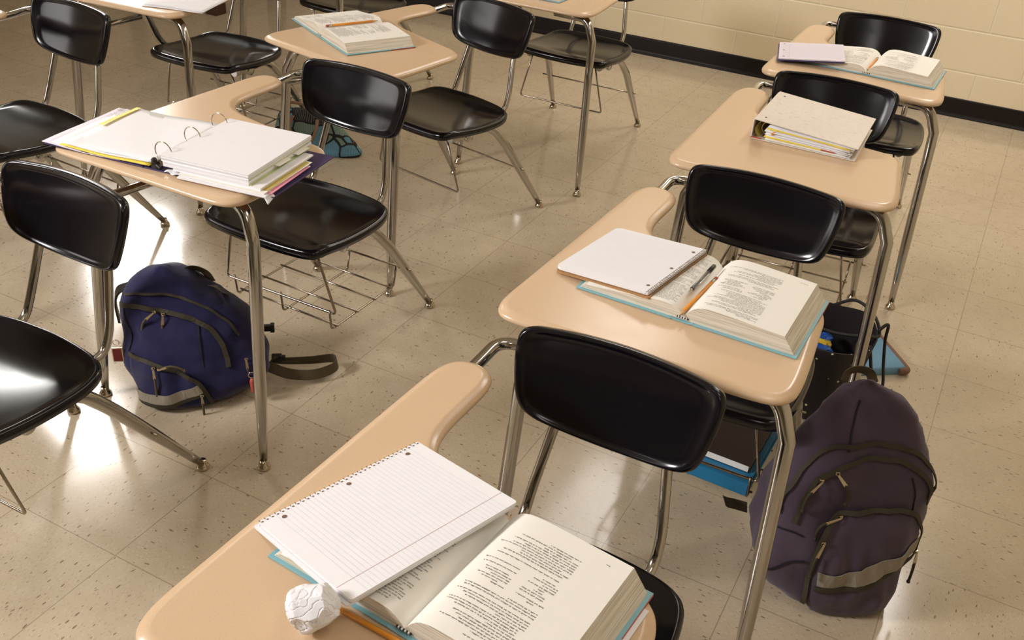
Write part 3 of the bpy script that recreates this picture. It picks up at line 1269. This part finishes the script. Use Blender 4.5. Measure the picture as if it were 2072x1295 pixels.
# ------------------------------------------------------------------ purple binder, open
def purple_binder():
    yaw = .12
    root = thing('ring_binder', 'open purple ring binder full of white papers', 'binder', (.104, .170, ZT), yaw)
    # local x runs left (negative) from the near right corner, y runs away
    DP = .262
    mb = MB(); mb.box((-.138, DP / 2, .0022), (.276, DP, .0032)); mb.build('cover', 'binder_purple', root, bevel=.0008)
    mb = MB(); mb.box((-.308, DP / 2, .0018), (.058, DP, .0030)); mb.build('spine', 'binder_purple', root, bevel=.0008)
    mb = MB(); mb.box((-.478, DP / 2, .0022), (.278, DP, .0032)); mb.build('cover', 'binder_purple', root, bevel=.0008)
    # ring mechanism
    mb = MB()
    mb.box((-.308, DP / 2, .0062), (.022, .25, .005))
    for y in (.026, .131, .236):
        pts = [V((-.298 + .0225 * cos(a), y, .038 + .0225 * sin(a) * 1.05)) for a in [pi * (-.12 + 1.24 * i / 16) for i in range(17)]]
        mb.tube(pts, .0013, 8)
        mb.tube([pts[0], V((-.300 + .010, y, .008))], .0013, 8)
        mb.tube([pts[-1], V((-.300 - .010, y, .008))], .0013, 8)
    mb.build('rings', 'nickel', root)
    mb = MB()
    mb.box((-.308, .006, .013), (.014, .010, .016))
    mb.lathe((-.308, .004, .024), [(0, -.005), (.006, -.004), (.007, 0), (.006, .004), (0, .005)], 12, axis=(0, 1, 0))
    mb.tube([(-.303, .004, .014), (-.290, .0, .008)], .004, 8)
    mb.build('ring_lever', 'dark_buckle', root, bevel=.001)
    rng = random.Random(21)

    # right stack
    def slab(name, mat, x0, x1, y0, y1, z0, z1, yaw2=0.0, wob=.0008, seed=0, skew=0.0):
        rg = random.Random(seed)
        mb = MB()
        N = max(2, int((z1 - z0) / .0022))
        lv = []
        cx, cy = (x0 + x1) / 2, (y0 + y1) / 2
        for i in range(N + 1):
            z = z0 + (z1 - z0) * i / N
            jx, jy = rg.uniform(-wob, wob), rg.uniform(-wob, wob)
            sk = skew * (i / N)
            q = []
            for (x, y) in ((x0, y0), ((x0 + x1) / 2, y0), (x1, y0), (x1, cy), (x1, y1), (cx, y1), (x0, y1), (x0, cy)):
                dx, dy = x - cx, y - cy
                q.append(V((cx + dx * cos(yaw2) - dy * sin(yaw2) + jx + sk, cy + dx * sin(yaw2) + dy * cos(yaw2) + jy,
                            z + .0007 * sin(9 * x + 7 * y + i))))
            lv.append(q)
        mb.rings(lv, smooth=False)
        return mb.build(name, mat, root)
    z = .0040
    slab('papers', 'paper_white', -.235, -.012, -.016, .175, z, .0085, .02, .002, 1)
    slab('papers', 'folder_pink', -.20, -.008, .0, .165, .0086, .0096, .03, 0, 2)
    slab('papers', 'paper_cream', -.236, -.016, -.008, .190, .0097, .0125, .00, .002, 3)
    slab('papers', 'folder_olive', -.22, -.018, .004, .18, .0126, .0134, .02, 0, 4)
    slab('papers', 'paper_white', -.255, -.030, -.004, .215, .0135, .0185, .0, .002, 5)
    slab('papers', 'folder_green', -.262, -.052, .0, .25, .0186, .0194, .0, 0, 6)
    slab('papers', 'paper_white', -.280, -.060, -.002, .262, .0195, .0290, .01, .0012, 7)
    slab('papers', 'folder_green', -.284, -.060, .005, .255, .0291, .0299, .01, 0, 8)
    slab('papers', 'paper_white', -.286, -.062, .0, .266, .0300, .0420, .01, .0010, 9)
    # printed marks along the edge of the lowest sheets
    mb = MB()
    pos = lambda x, y: V((x, y, .0189))
    words(mb, pos, -.034, -.046, .015, .12, random.Random(3), 0, pitch=.012, size=1.3)
    mb.build('print', 'ink', root)
    # divider tabs
    mb = MB()
    for ty, tz in ((.125, .0290), (.205, .0270)):
        mb = MB(); mb.box((-.056, ty, tz), (.020, .048, .0008)); mb.build('divider_tab', 'paper_cream', root)
    # torn slip at the near corner and scrap by the lever
    mb = MB()
    mb.grid(lambda s, t: V((-.022 + .022 * s, -.010 + .028 * t - .010 * s, .008 + .003 * sin(5 * s) - .010 * (1 - t) * s)), 5, 5)
    mb.grid(lambda s, t: V((-.275 + .05 * s, -.008 + .02 * t + .004 * sin(9 * s), .007 + .002 * sin(12 * s + 4 * t))), 8, 4)
    o = mb.build('torn_slip', 'paper_white', root)
    o.modifiers.new('solid', 'SOLIDIFY').thickness = .0006

    # left pile: clear cover pocket sheet, yellow folder, slightly curled pages
    def curl(x0, x1, y0, y1, z0, lift, nm, mat, th, yaw2=0.0, seed=0):
        mb = MB()
        q = random.Random(seed)
        ph = q.uniform(0, 6)

        def fn(s, t):
            x = x0 + (x1 - x0) * s
            y = y0 + (y1 - y0) * t
            cx, cy = (x0 + x1) / 2, (y0 + y1) / 2
            dx, dy = x - cx, y - cy
            zz = z0 + lift * (.25 + .75 * s ** 1.6) + .0012 * sin(7 * s + 5 * t + ph) + .0025 * (1 - s) ** 4
            return V((cx + dx * cos(yaw2) - dy * sin(yaw2), cy + dx * sin(yaw2) + dy * cos(yaw2), zz))
        mb.grid(fn, 14, 12)
        o = mb.build(nm, mat, root)
        m = o.modifiers.new('solid', 'SOLIDIFY'); m.thickness = th; m.offset = 1
        return o
    curl(-.620, -.400, -.002, .262, .0042, .001, 'pocket_sheet', 'paper_lilac', .0008, .0, 1)
    curl(-.598, -.330, .004, .262, .0052, .002, 'papers', 'paper_white', .0012, -.01, 2)
    curl(-.566, -.318, -.004, .262, .0068, .003, 'folder', 'folder_yellow', .0010, .0, 3)
    curl(-.562, -.314, .002, .250, .0082, .006, 'papers', 'paper_white', .0035, .01, 4)
    curl(-.552, -.311, .004, .262, .0118, .010, 'papers', 'paper_white', .0030, .01, 5)
    mb = MB()
    mb.grid(lambda s, t: V((-.560 + .014 * s, .120 + .138 * t, .0206 + .0012 * s - .0008 * t)), 2, 8)
    mb.build('divider_tab', 'folder_yellow', root)
    mb = MB()
    words(mb, lambda x, y: V((x, y, .0068 + .0015)), -.605, -.573, .20, .258, random.Random(8), 0, pitch=.007, size=1.3)
    mb.build('print', 'ink', root)


purple_binder()


# ------------------------------------------------------------------ backpacks
def lerp_tab(tab, z):
    if z <= tab[0][0]:
        return tab[0][1:]
    for i in range(len(tab) - 1):
        if z <= tab[i + 1][0]:
            t = (z - tab[i][0]) / (tab[i + 1][0] - tab[i][0])
            t = t * t * (3 - 2 * t) * .5 + t * .5
            return [a * (1 - t) + b * t for a, b in zip(tab[i][1:], tab[i + 1][1:])]
    return tab[-1][1:]


def tab_at(tab, x):
    if x <= tab[0][0]:
        return tab[0][1]
    for i in range(len(tab) - 1):
        if x <= tab[i + 1][0]:
            t = (x - tab[i][0]) / (tab[i + 1][0] - tab[i][0])
            return tab[i][1] * (1 - t) + tab[i + 1][1] * t
    return tab[-1][1]


class Pack:
    """cloth bag body given by a table of (z, x left, x right, y front, y back)"""
    def __init__(self, root, tab, seed, nexp=3.0, amp=.006):
        self.root, self.tab, self.seed, self.n, self.amp, self.fold = root, tab, seed, nexp, amp, .014
        self.zt = tab[-1][0]

    def pt(self, z, a):
        xl, xr, yf, yb = lerp_tab(self.tab, z)
        xc, yc, hx, hy = (xl + xr) / 2, (yf + yb) / 2, (xr - xl) / 2, (yb - yf) / 2
        e = 2 / self.n
        ca, sa = cos(a), sin(a)
        x = xc + hx * math.copysign(abs(ca) ** e, ca)
        y = yc - hy * math.copysign(abs(sa) ** e, sa)
        p = V((x, y, z))
        d = V((ca, -sa, 0)).normalized()
        q = p + V((self.seed * 3.1, 0, 0))
        k = noise.noise(q * 9) * self.amp + noise.noise(V((q.x * 26, q.y * 26, q.z * 14))) * self.amp * .55
        k -= abs(noise.noise(q * 15 + V((3, 3, 3)))) * self.amp * .6
        k += self.fold * (noise.noise(V((q.x * 11 + q.z * 9, q.y * 11, q.z * 5 + 7))) ) * min(1, z / self.zt * 1.4)
        fade = min(1, z / .03)
        return p + d * k * fade

    def S(self, X, z, off=0.0):
        xl, xr, yf, yb = lerp_tab(self.tab, z)
        xc, hx = (xl + xr) / 2, (xr - xl) / 2
        t = max(-.999, min(.999, (X - xc) / hx))
        c = math.copysign(abs(t) ** (self.n / 2), t)
        return self.pt(z, math.acos(c)) + self.N(X, z) * off if off else self.pt(z, math.acos(c))

    def N(self, X, z):
        e = .004
        a = self.S(X + e, z) - self.S(X - e, z)
        b = self.S(X, min(self.zt - .001, z + e)) - self.S(X, max(0, z - e))
        n = a.cross(b)
        return n.normalized() if n.length > 0 else V((0, -1, 0))

    def body(self, mat, nz=34, na=56):
        rg = []
        zt = self.zt
        for i in range(nz + 1):
            z = zt * i / nz
            rg.append([self.pt(z, 2 * pi * k / na) for k in range(na)])
        c = sum(rg[-1], V()) / na
        for s, h in ((.7, .006), (.35, .009), (.08, .010)):
            rg.append([c + (p - c) * s + V((0, 0, h)) for p in rg[nz]])
        mb = MB(); mb.rings(rg)
        return mb.build('body', mat, self.root)

    def strip(self, name, mat, pts, width, off=.002, thick=.002, surf=None, n=5, parent=None):
        surf = surf or self.S
        P2 = catmull([(x, 0, z) for x, z in pts], n)
        pos, nr = [], []
        for p in P2:
            q = surf(p.x, p.z)
            e = .004
            a = surf(p.x + e, p.z) - surf(p.x - e, p.z)
            b = surf(p.x, p.z + e) - surf(p.x, p.z - e)
            nn = a.cross(b)
            nn = nn.normalized() if nn.length > 1e-9 else V((0, -1, 0))
            if nn.y > 0 and abs(nn.y) > abs(nn.z):
                nn = -nn
            pos.append(q + nn * off); nr.append(nn)
        mb = MB()
        mb.ribbon(pos, nr, width, thick)
        return mb.build(name, mat, parent or self.root)


def zip_pull(root, p, d, cord, scale=1.0, hang=(0, 0, -1)):
    """slider, flat metal pull plate and a knotted cord end"""
    p, d, h = V(p), V(d).normalized(), V(hang).normalized()
    mb = MB()
    mb.box(p + V((0, -.003, 0)), (.009, .005, .008))
    q = p + V((0, -.007, 0))
    e = q + d * .026 * scale
    sd = d.cross(V((0, 1, 0))).normalized()
    w_ = .0042
    mb.add([q - sd * w_ * .6, q + sd * w_ * .6, e + sd * w_, e - sd * w_,
            q - sd * w_ * .6 + V((0, -.002, 0)), q + sd * w_ * .6 + V((0, -.002, 0)), e + sd * w_ + V((0, -.002, 0)), e - sd * w_ + V((0, -.002, 0))],
           [(0, 1, 2, 3), (4, 7, 6, 5), (0, 4, 5, 1), (1, 5, 6, 2), (2, 6, 7, 3), (3, 7, 4, 0)], 0, False)
    o = mb.build('zipper_pull', 'nickel', root, bevel=.0008)
    mb = MB()
    e2 = e - d * .002
    c = [e2, e2 + d * .012 + h * .004, e2 + d * .018 + h * .02, e2 + d * .017 + h * .036]
    mb.tube(catmull(c, 4), .0032, 7)
    mb.lathe(c[-1], [(0, -.005), (.004, -.003), (.0045, 0), (.003, .004), (0, .005)], 8)
    mb.build('pull_cord', cord, o)


def strap_mesh(name, mat, pts, nrm, width, parent, thick=.002, n=8):
    P = catmull(pts, n)
    if isinstance(nrm, (list, tuple)) and isinstance(nrm[0], (list, tuple)):
        N_ = catmull(nrm, n)
    else:
        N_ = [V(nrm)] * len(P)
    mb = MB(); mb.ribbon(P, N_, width, thick)
    return mb.build(name, mat, parent)


def plum_pack():
    yaw = math.atan2(.517, .856)
    root = thing('backpack', 'dark plum backpack with grey stripe standing on floor by desk leg', 'backpack', (1.471, .40, 0), yaw, None)
    tab = [(0, -.115, .088, .010, .17), (.02, -.165, .100, .002, .20), (.06, -.205, .115, -.002, .215), (.14, -.228, .132, .004, .225),
           (.22, -.216, .140, .014, .225), (.30, -.196, .138, .034, .22), (.35, -.178, .122, .056, .212), (.40, -.155, .094, .084, .205),
           (.44, -.135, .066, .102, .20), (.47, -.118, .040, .118, .195), (.49, -.098, .016, .132, .188), (.502, -.07, -.01, .146, .18)]
    pk = Pack(root, tab, 1.0, 2.9, .014)
    pk.fold = .020
    pk.body('cloth_plum')

    def pocket(X, z):
        # bulging front pocket
        b = 1 - min(1, abs((X + .005) / .125)) ** 5
        t = 1 - min(1, max(0, abs((z - .12) / .158))) ** 6
        return pk.S(X, max(.002, min(z, .4))) + V((0, -.026 * b * t - .001, .0))
    mb = MB()

    def pf(s, t):
        x = -.122 + .236 * s
        zt = tab_at([(-.125, .10), (-.121, .19), (-.112, .236), (-.09, .265), (-.05, .274), (.03, .276), (.078, .268), (.1, .244), (.112, .19), (.117, .14)], x)
        z = .006 + (zt - .006) * t
        x = -.005 + (x + .005) * (1 - .22 * max(0, 1 - z / .05))
        return pocket(x, z)
    mb.grid(pf, 40, 24)
    o = mb.build('front_pocket', 'cloth_plum', root)
    o.modifiers.new('solid', 'SOLIDIFY').thickness = .004
    sp = lambda X, z: pocket(X, z)
    pk.strip('zipper', 'zip_tape', [(-.122, .04), (-.124, .12), (-.121, .19), (-.112, .235), (-.090, .262), (-.05, .270), (.03, .272), (.078, .264), (.100, .240), (.110, .19), (.114, .15)], .011, .003, .003, sp, parent=o)
    pk.strip('reflective_stripe', 'reflective_grey', [(-.110, .117), (-.06, .126), (0, .142), (.06, .166), (.108, .189)], .040, .003, .0015, sp, parent=o)
    pk.strip('zipper', 'zip_tape', [(-.112, .088), (-.06, .098), (0, .114), (.06, .137), (.110, .158)], .011, .003, .003, sp, parent=o)
    pk.strip('zipper', 'zip_tape', [(-.195, .245), (-.182, .30), (-.160, .350), (-.115, .392), (-.05, .405), (.02, .400), (.075, .378), (.112, .335), (.130, .285)], .010, .003, .003)
    pk.strip('zipper', 'zip_tape', [(-.172, .235), (-.160, .285), (-.142, .325), (-.105, .358), (-.05, .376), (.02, .374), (.07, .354), (.104, .315), (.122, .265)], .011, .003, .003)
    pk.strip('seam', 'seam_dark', [(-.08, .39), (-.075, .44), (-.06, .48)], .004, .001, .002)
    pk.strip('seam', 'seam_dark', [(.06, .34), (.075, .30), (.085, .26)], .003, .001, .002)
    pk.strip('seam', 'seam_dark', [(-.215, .20), (-.18, .215), (-.15, .21)], .004, .001, .002)
    pk.strip('seam', 'seam_dark', [(-.205, .09), (-.175, .13), (-.14, .15)], .004, .001, .002)
    Nn = lambda X, z, of: pk.S(X, z) + pk.N(X, z) * of
    zip_pull(root, pk.S(-.132, .338) + V((0, -.008, 0)), (-.6, -.2, -.7), 'zip_tape', 1.2)
    zip_pull(root, pk.S(-.104, .360) + V((0, -.008, 0)), (.5, -.2, -.6), 'zip_tape', 1.2)
    zip_pull(o, pocket(-.088, .262) + V((0, -.006, 0)), (-.9, -.1, -.35), 'zip_tape', 1.3)
    zip_pull(o, pocket(-.119, .215) + V((0, -.008, 0)), (-.3, -.2, -.9), 'zip_tape', 1.3)
    zip_pull(o, pocket(.110, .160) + V((.002, -.004, 0)), (0, -.2, -1), 'zip_tape', 1.0)
    # haul loop and shoulder straps at the back
    strap_mesh('haul_loop', 'webbing', [(-.075, .19, .488), (-.065, .20, .504), (-.045, .203, .510), (-.02, .20, .504), (-.01, .19, .485)], (0, 1, .2), .02, root)
    strap_mesh('shoulder_strap', 'cloth_plum', [(-.06, .19, .40), (-.07, .215, .36), (-.08, .235, .28), (-.08, .24, .18), (-.08, .23, .10)], (0, 1, .1), .06, root, .012)
    strap_mesh('shoulder_strap', 'cloth_plum', [(.02, .20, .44), (.05, .235, .39), (.065, .265, .30), (.07, .26, .18), (.07, .24, .10)], (0, 1, .1), .06, root, .012)
    strap_mesh('strap_end', 'webbing', [(-.195, .235, .09), (-.225, .235, .10), (-.250, .225, .115), (-.262, .215, .13)], (.2, -.5, 1), .026, root)


plum_pack()


def blue_pack():
    yaw = math.atan2(.6, .8)
    root = thing('backpack', 'slumped navy blue backpack on floor behind the left front chair', 'backpack', (-.27, .15, 0), yaw)
    tab = [(0, -.085, .120, .020, .16), (.02, -.100, .190, .006, .20), (.06, -.118, .245, .008, .235), (.10, -.128, .252, .022, .24), (.14, -.131, .235, .040, .245),
           (.18, -.132, .205, .062, .25), (.22, -.130, .168, .088, .25), (.25, -.124, .134, .108, .252), (.275, -.112, .100, .126, .25), (.295, -.095, .072, .142, .245),
           (.310, -.074, .044, .158, .24), (.320, -.045, .01, .175, .22)]
    pk = Pack(root, tab, 2.0, 2.7, .012)
    pk.fold = .016
    pk.body('cloth_blue')

    def pocket(X, z):
        b = 1 - min(1, abs((X + .003) / .108)) ** 4
        t = 1 - min(1, abs((z - .075) / .095)) ** 5
        return pk.S(X, max(.002, z)) + V((0, -.020 * b * t - .001, 0))
    mb = MB()

    def pf(s, t):
        x = -.107 + .205 * s
        zt = tab_at([(-.110, .137), (-.06, .141), (-.015, .131), (.03, .117), (.065, .098), (.085, .068), (.101, .018)], x)
        z = .004 + (zt - .004) * t
        x = -.01 + (x + .01) * (1 - .12 * max(0, 1 - z / .04))
        return pocket(x, z)
    mb.grid(pf, 36, 18)
    o = mb.build('front_pocket', 'cloth_blue', root)
    o.modifiers.new('solid', 'SOLIDIFY').thickness = .004
    pk.strip('zipper', 'zip_tape', [(-.108, .135), (-.06, .138), (-.015, .128), (.03, .114), (.065, .095), (.085, .065), (.100, .02)], .011, .003, .003, pocket, parent=o)
    pk.strip('reflective_stripe', 'reflective_grey', [(-.092, .044), (-.06, .038), (-.01, .042), (.04, .056), (.078, .072)], .026, .003, .0015, pocket, parent=o)
    pk.strip('zipper', 'zip_tape', [(-.084, .024), (-.04, .022), (.0, .026), (.04, .038), (.084, .056)], .010, .003, .003, pocket, parent=o)
    pk.strip('zipper', 'zip_tape', [(-.120, .245), (-.09, .252), (-.04, .247), (.01, .238), (.06, .224), (.105, .200), (.132, .168), (.146, .135), (.150, .11)], .013, .003, .003)
    pk.strip('zipper', 'zip_tape', [(-.112, .268), (-.07, .282), (-.02, .280), (.04, .268), (.09, .248), (.14, .215), (.18, .172)], .007, .003, .003)
    pk.strip('seam', 'seam_dark', [(-.112, .14), (-.108, .19), (-.112, .24)], .004, .001, .002)
    pk.strip('seam', 'seam_dark', [(.075, .21), (.08, .16), (.085, .12)], .004, .001, .002)
    zip_pull(root, pk.S(-.035, .246) + V((0, -.008, 0)), (-.75, -.2, -.6), 'webbing', 1.1)
    zip_pull(root, pk.S(-.012, .241) + V((0, -.008, 0)), (-.1, -.2, -.9), 'webbing', 1.1)
    zip_pull(o, pocket(-.036, .130) + V((0, -.006, 0)), (.05, -.2, -1), 'webbing', 1.1)
    zip_pull(o, pocket(-.022, .128) + V((0, -.006, 0)), (.9, -.2, .5), 'webbing', 1.0, (1, 0, -.6))
    zip_pull(o, pocket(.080, .054) + V((0, -.005, 0)), (.05, -.2, -1), 'webbing', .8)
    zip_pull(root, pk.S(.195, .125) + V((0, -.006, 0)), (.1, -.2, -1), 'webbing', 1.0)
    # handle and straps
    strap_mesh('haul_loop', 'webbing', [(.03, .215, .296), (.055, .22, .308), (.085, .225, .292), (.10, .23, .26)], (.2, 1, .6), .024, root)
    strap_mesh('haul_loop', 'webbing', [(.085, .20, .265), (.115, .18, .272), (.140, .17, .258), (.135, .20, .235)], (.4, .2, 1), .016, root)
    strap_mesh('shoulder_strap', 'dark_buckle', [(-.10, .2, .27), (-.135, .20, .255), (-.15, .21, .21), (-.15, .22, .15)], (-1, -.2, .3), .03, root, .006)
    strap_mesh('webbing_strap', 'webbing', [(.24, .12, .050), (.30, .10, .035), (.37, .10, .030), (.425, .135, .030), (.42, .175, .030), (.36, .17, .030), (.29, .155, .040), (.25, .14, .055)],
               [(0, -1, .3), (0, -1, .35), (0, -1, .3), (1, -.6, .2), (.6, 1, .1), (0, 1, .2), (0, 1, .3), (0, 1, .3)], .030, root, .002, 8)
    mb = MB(); mb.box((.265, .15, .055), (.028, .016, .022)); mb.box((.283, .15, .055), (.012, .012, .014))
    mb.build('buckle', 'dark_buckle', root, bevel=.002)
    mb = MB(); mb.box((.235, .21, .118), (.03, .014, .018)); mb.box((.254, .21, .118), (.012, .018, .024))
    mb.build('buckle', 'dark_buckle', root, bevel=.002)
    # charms clipped on: dark red framed tag on the left, red tube on the right
    mb = MB()
    c = pk.S(-.13, .15) + V((-.012, -.035, 0))
    mb.tube([c + V((0, 0, .012 + .0)) + V((.008 * cos(a), 0, .008 * sin(a))) for a in [i * 2 * pi / 12 for i in range(13)]], .0012, 6)
    mb.box(c + V((0, 0, -.026)), (.028, .004, .044))
    t = mb.build('key_tag', 'nickel', root, bevel=.001)
    mb = MB(); mb.box(c + V((0, -.0025, -.026)), (.022, .002, .037)); mb.build('picture', 'tag_red', t)
    mb = MB()
    c = pk.S(.200, .090) + V((.004, -.016, 0))
    mb.tube([c + V((.009 * cos(a), 0, .009 * sin(a))) for a in [i * 2 * pi / 14 for i in range(15)]], .0016, 6)
    r_ = mb.build('key_ring', 'nickel', root)
    mb = MB(); mb.tube([c + V((0, 0, -.010)), c + V((.001, 0, -.018)), c + V((.003, 0, -.052)), c + V((.003, 0, -.056))], [.004, .008, .008, .005], 12)
    mb.build('charm', 'cover_red', r_)


blue_pack()


# ------------------------------------------------------------------ starry tote, its strap and a toy inside
def starry_tote():
    root = thing('tote_bag', 'black starry fabric tote standing on floor under desk beside denim binder', 'bag', (1.205, 1.118, 0))
    mb = MB()
    prof = [(0, .004), (.062, .0), (.078, .006), (.084, .04), (.092, .12), (.102, .20), (.110, .262), (.112, .272), (.110, .274), (.106, .268), (.100, .20), (.09, .12), (.080, .04), (.07, .012), (0, .012)]
    n = 36
    rg = []
    for i, (r, z) in enumerate(prof):
        ring = []
        for k in range(n):
            a = 2 * pi * k / n
            rr = r * (1 + .05 * sin(2 * a + 1) + .035 * sin(5 * a + 9 * z) * min(1, z / .1))
            zz = z + (.022 * sin(a) + .008 * sin(3 * a)) * (z / .274) ** 2 + (-.004 if i == 0 else 0)
            ring.append(V((rr * cos(a), rr * sin(a), max(.0005, zz))))
        rg.append(ring)
    mb.rings(rg, mis=[0] * 8 + [1] * 6, cap0=False, cap1=False)
    mb.build('body', ['stars', 'bag_inside'], root)
    mb = MB()
    mb.tube(catmull([(.10, .03, .26), (.13, .05, .30), (.135, .07, .24), (.150, .06, .17), (.165, .03, .12), (.15, .0, .10), (.135, .01, .14), (.105, .0, .25)], 8), .0045, 8)
    mb.build('handle', 'cord_black', root)
    mb = MB()
    mb.tube(catmull([(-.03, .10, .28), (.03, .115, .31), (.09, .085, .295), (.118, .03, .272), (.09, -.02, .285), (.02, -.03, .275), (-.05, -.02, .27)], 8), .0045, 8)
    mb.build('handle', 'cord_black', root)
    t = thing('toy', 'blue and yellow crumpled wrapper inside the starry tote', 'wrapper', (1.190, 1.115, .205))
    for nm, mt, c, sc in (('blue_piece', 'toy_blue', (.008, -.03, .01), .024), ('yellow_piece', 'toy_yellow', (.0, .0, .004), .026), ('blue_piece', 'toy_blue', (.0, .035, .012), .02)):
        bm = bmesh.new()
        bmesh.ops.create_icosphere(bm, subdivisions=3, radius=1)
        for v in bm.verts:
            v.co *= sc * (1 + .5 * noise.noise(v.co * 2.2 + V((sc * 90, c[1] * 50, 0))))
            v.co.z *= .55
            v.co += V(c)
        me = bpy.data.meshes.new(nm); bm.to_mesh(me); bm.free()
        me.materials.append(M[mt])
        o = bpy.data.objects.new(nm, me); COL.objects.link(o); o.parent = t
    t.name = 'wrapper'


starry_tote()


# ------------------------------------------------------------------ denim binder on the floor
def denim_binder():
    root = thing('denim_binder', 'denim blue zip binder lying flat on floor behind the plum backpack', 'binder', (1.417, 1.455, 0), math.atan2(.175, -.132))
    # local x along the brown edge, local y towards the tote
    mb = MB()
    P = chaikin([(0.0, .008, 0), (.0, .30, 0), (.25, .30, 0), (.25, .008, 0)][::-1], 2)
    O_ = [V((x, y, 0)) for x, y in ((.006, .006), (.244, .006), (.25, .02), (.25, .29), (.24, .30), (.01, .30), (0, .29), (0, .02))]
    mb.rings([[p + V((0, 0, .0005)) for p in O_], [p + V((0, 0, .004)) for p in inset(O_, -.001)], [p + V((0, 0, .024)) for p in inset(O_, -.001)], [p + V((0, 0, .027)) for p in inset(O_, .004)]])
    mb.build('body', 'denim', root)
    mb = MB()
    mb.tube(fillet([(-.003, .03, .014), (-.003, -.001, .014), (.253, -.001, .014), (.253, .02, .014)], .012, 5), .0108, 10)
    mb.build('edge_trim', 'denim_trim', root)


denim_binder()


# ------------------------------------------------------------------ binder and notebook in the rack of the second desk
c = desk_pt('R2', (.012, .372, .147))
root = thing('ring_binder', 'bright blue ring binder lying in wire rack under desk', 'binder', c, -.03)
mb = MB(); mb.box((0, 0, .0015), (.31, .285, .003)); mb.build('cover', 'binder_blue', root, bevel=.0008)
mb = MB(); mb.box((0, 0, .0345), (.31, .285, .003)); mb.build('cover', 'binder_blue', root, bevel=.0008)
mb = MB(); mb.box((0, -.141, .018), (.31, .003, .034)); mb.build('spine', 'binder_blue', root, bevel=.001)
mb = MB(); mb.box((0, .005, .018), (.28, .26, .028)); mb.build('papers', 'page_edges', root)
c = desk_pt('R2', (.022, .362, .1835))
root = thing('notebook', 'dark brown notebook with pale page edge on top of blue binder', 'notebook', c, -.03)
mb = MB(); mb.box((0, .0, .001), (.265, .19, .002)); mb.box((0, 0, .019), (.265, .19, .002)); mb.box((0, .094, .010), (.265, .002, .018))
mb.build('cover', 'notebook_brown', root)
mb = MB(); mb.box((-.001, -.0025, .010), (.261, .186, .0158)); mb.build('pages', 'paper_cream', root)


# ------------------------------------------------------------------ leaf print bag on the floor
def tropical_bag():
    root = thing('tote_bag', 'black bag with teal and blue leaf print slumped on floor', 'bag', (-1.045, 1.80, 0), .28)
    tab = [(0, -.19, .175, -.055, .06), (.012, -.20, .185, -.062, .07), (.04, -.20, .165, -.058, .06), (.08, -.195, .125, -.045, .045), (.12, -.185, .085, -.03, .03), (.15, -.17, .05, -.02, .02), (.165, -.15, .03, -.01, .015)]
    pk = Pack(root, tab, 3.0, 2.4, .008)
    pk.body('tropical', 22, 48)
    mb = MB()
    mb.tube(catmull([(-.10, -.03, .15), (-.105, -.06, .115), (-.085, -.085, .07), (-.045, -.095, .05), (-.005, -.085, .07), (.01, -.06, .115), (.005, -.03, .145)], 8), .007, 8)
    mb.build('handle', 'rope_tan', root)
    mb = MB()
    mb.tube(catmull([(-.13, .02, .155), (-.125, -.01, .195), (-.085, -.025, .205), (-.03, -.02, .195), (.0, .0, .16)], 8), .007, 8)
    mb.build('handle', 'rope_tan', root)


tropical_bag()


# ------------------------------------------------------------------ furniture leg glimpsed near the back wall
def wood_table():
    root = thing('wooden_table', 'dark wooden table whose square leg shows near top left', 'table', (-3.40, 3.36, 0))
    for sx, sy in ((1, -1), (1, 1), (-1, -1), (-1, 1)):
        mb = MB(); mb.box((sx * .62, sy * .27, .345), (.085, .085, .69)); mb.build('leg', 'wood_dark', root, bevel=.004)
    mb = MB(); mb.box((0, 0, .705), (1.4, .70, .03)); mb.build('table_top', 'wood_dark', root, bevel=.004)
    mb = MB(); mb.box((0, -.29, .64), (1.2, .02, .09)); mb.box((0, .29, .64), (1.2, .02, .09)); mb.build('apron', 'wood_dark', root)


wood_table()
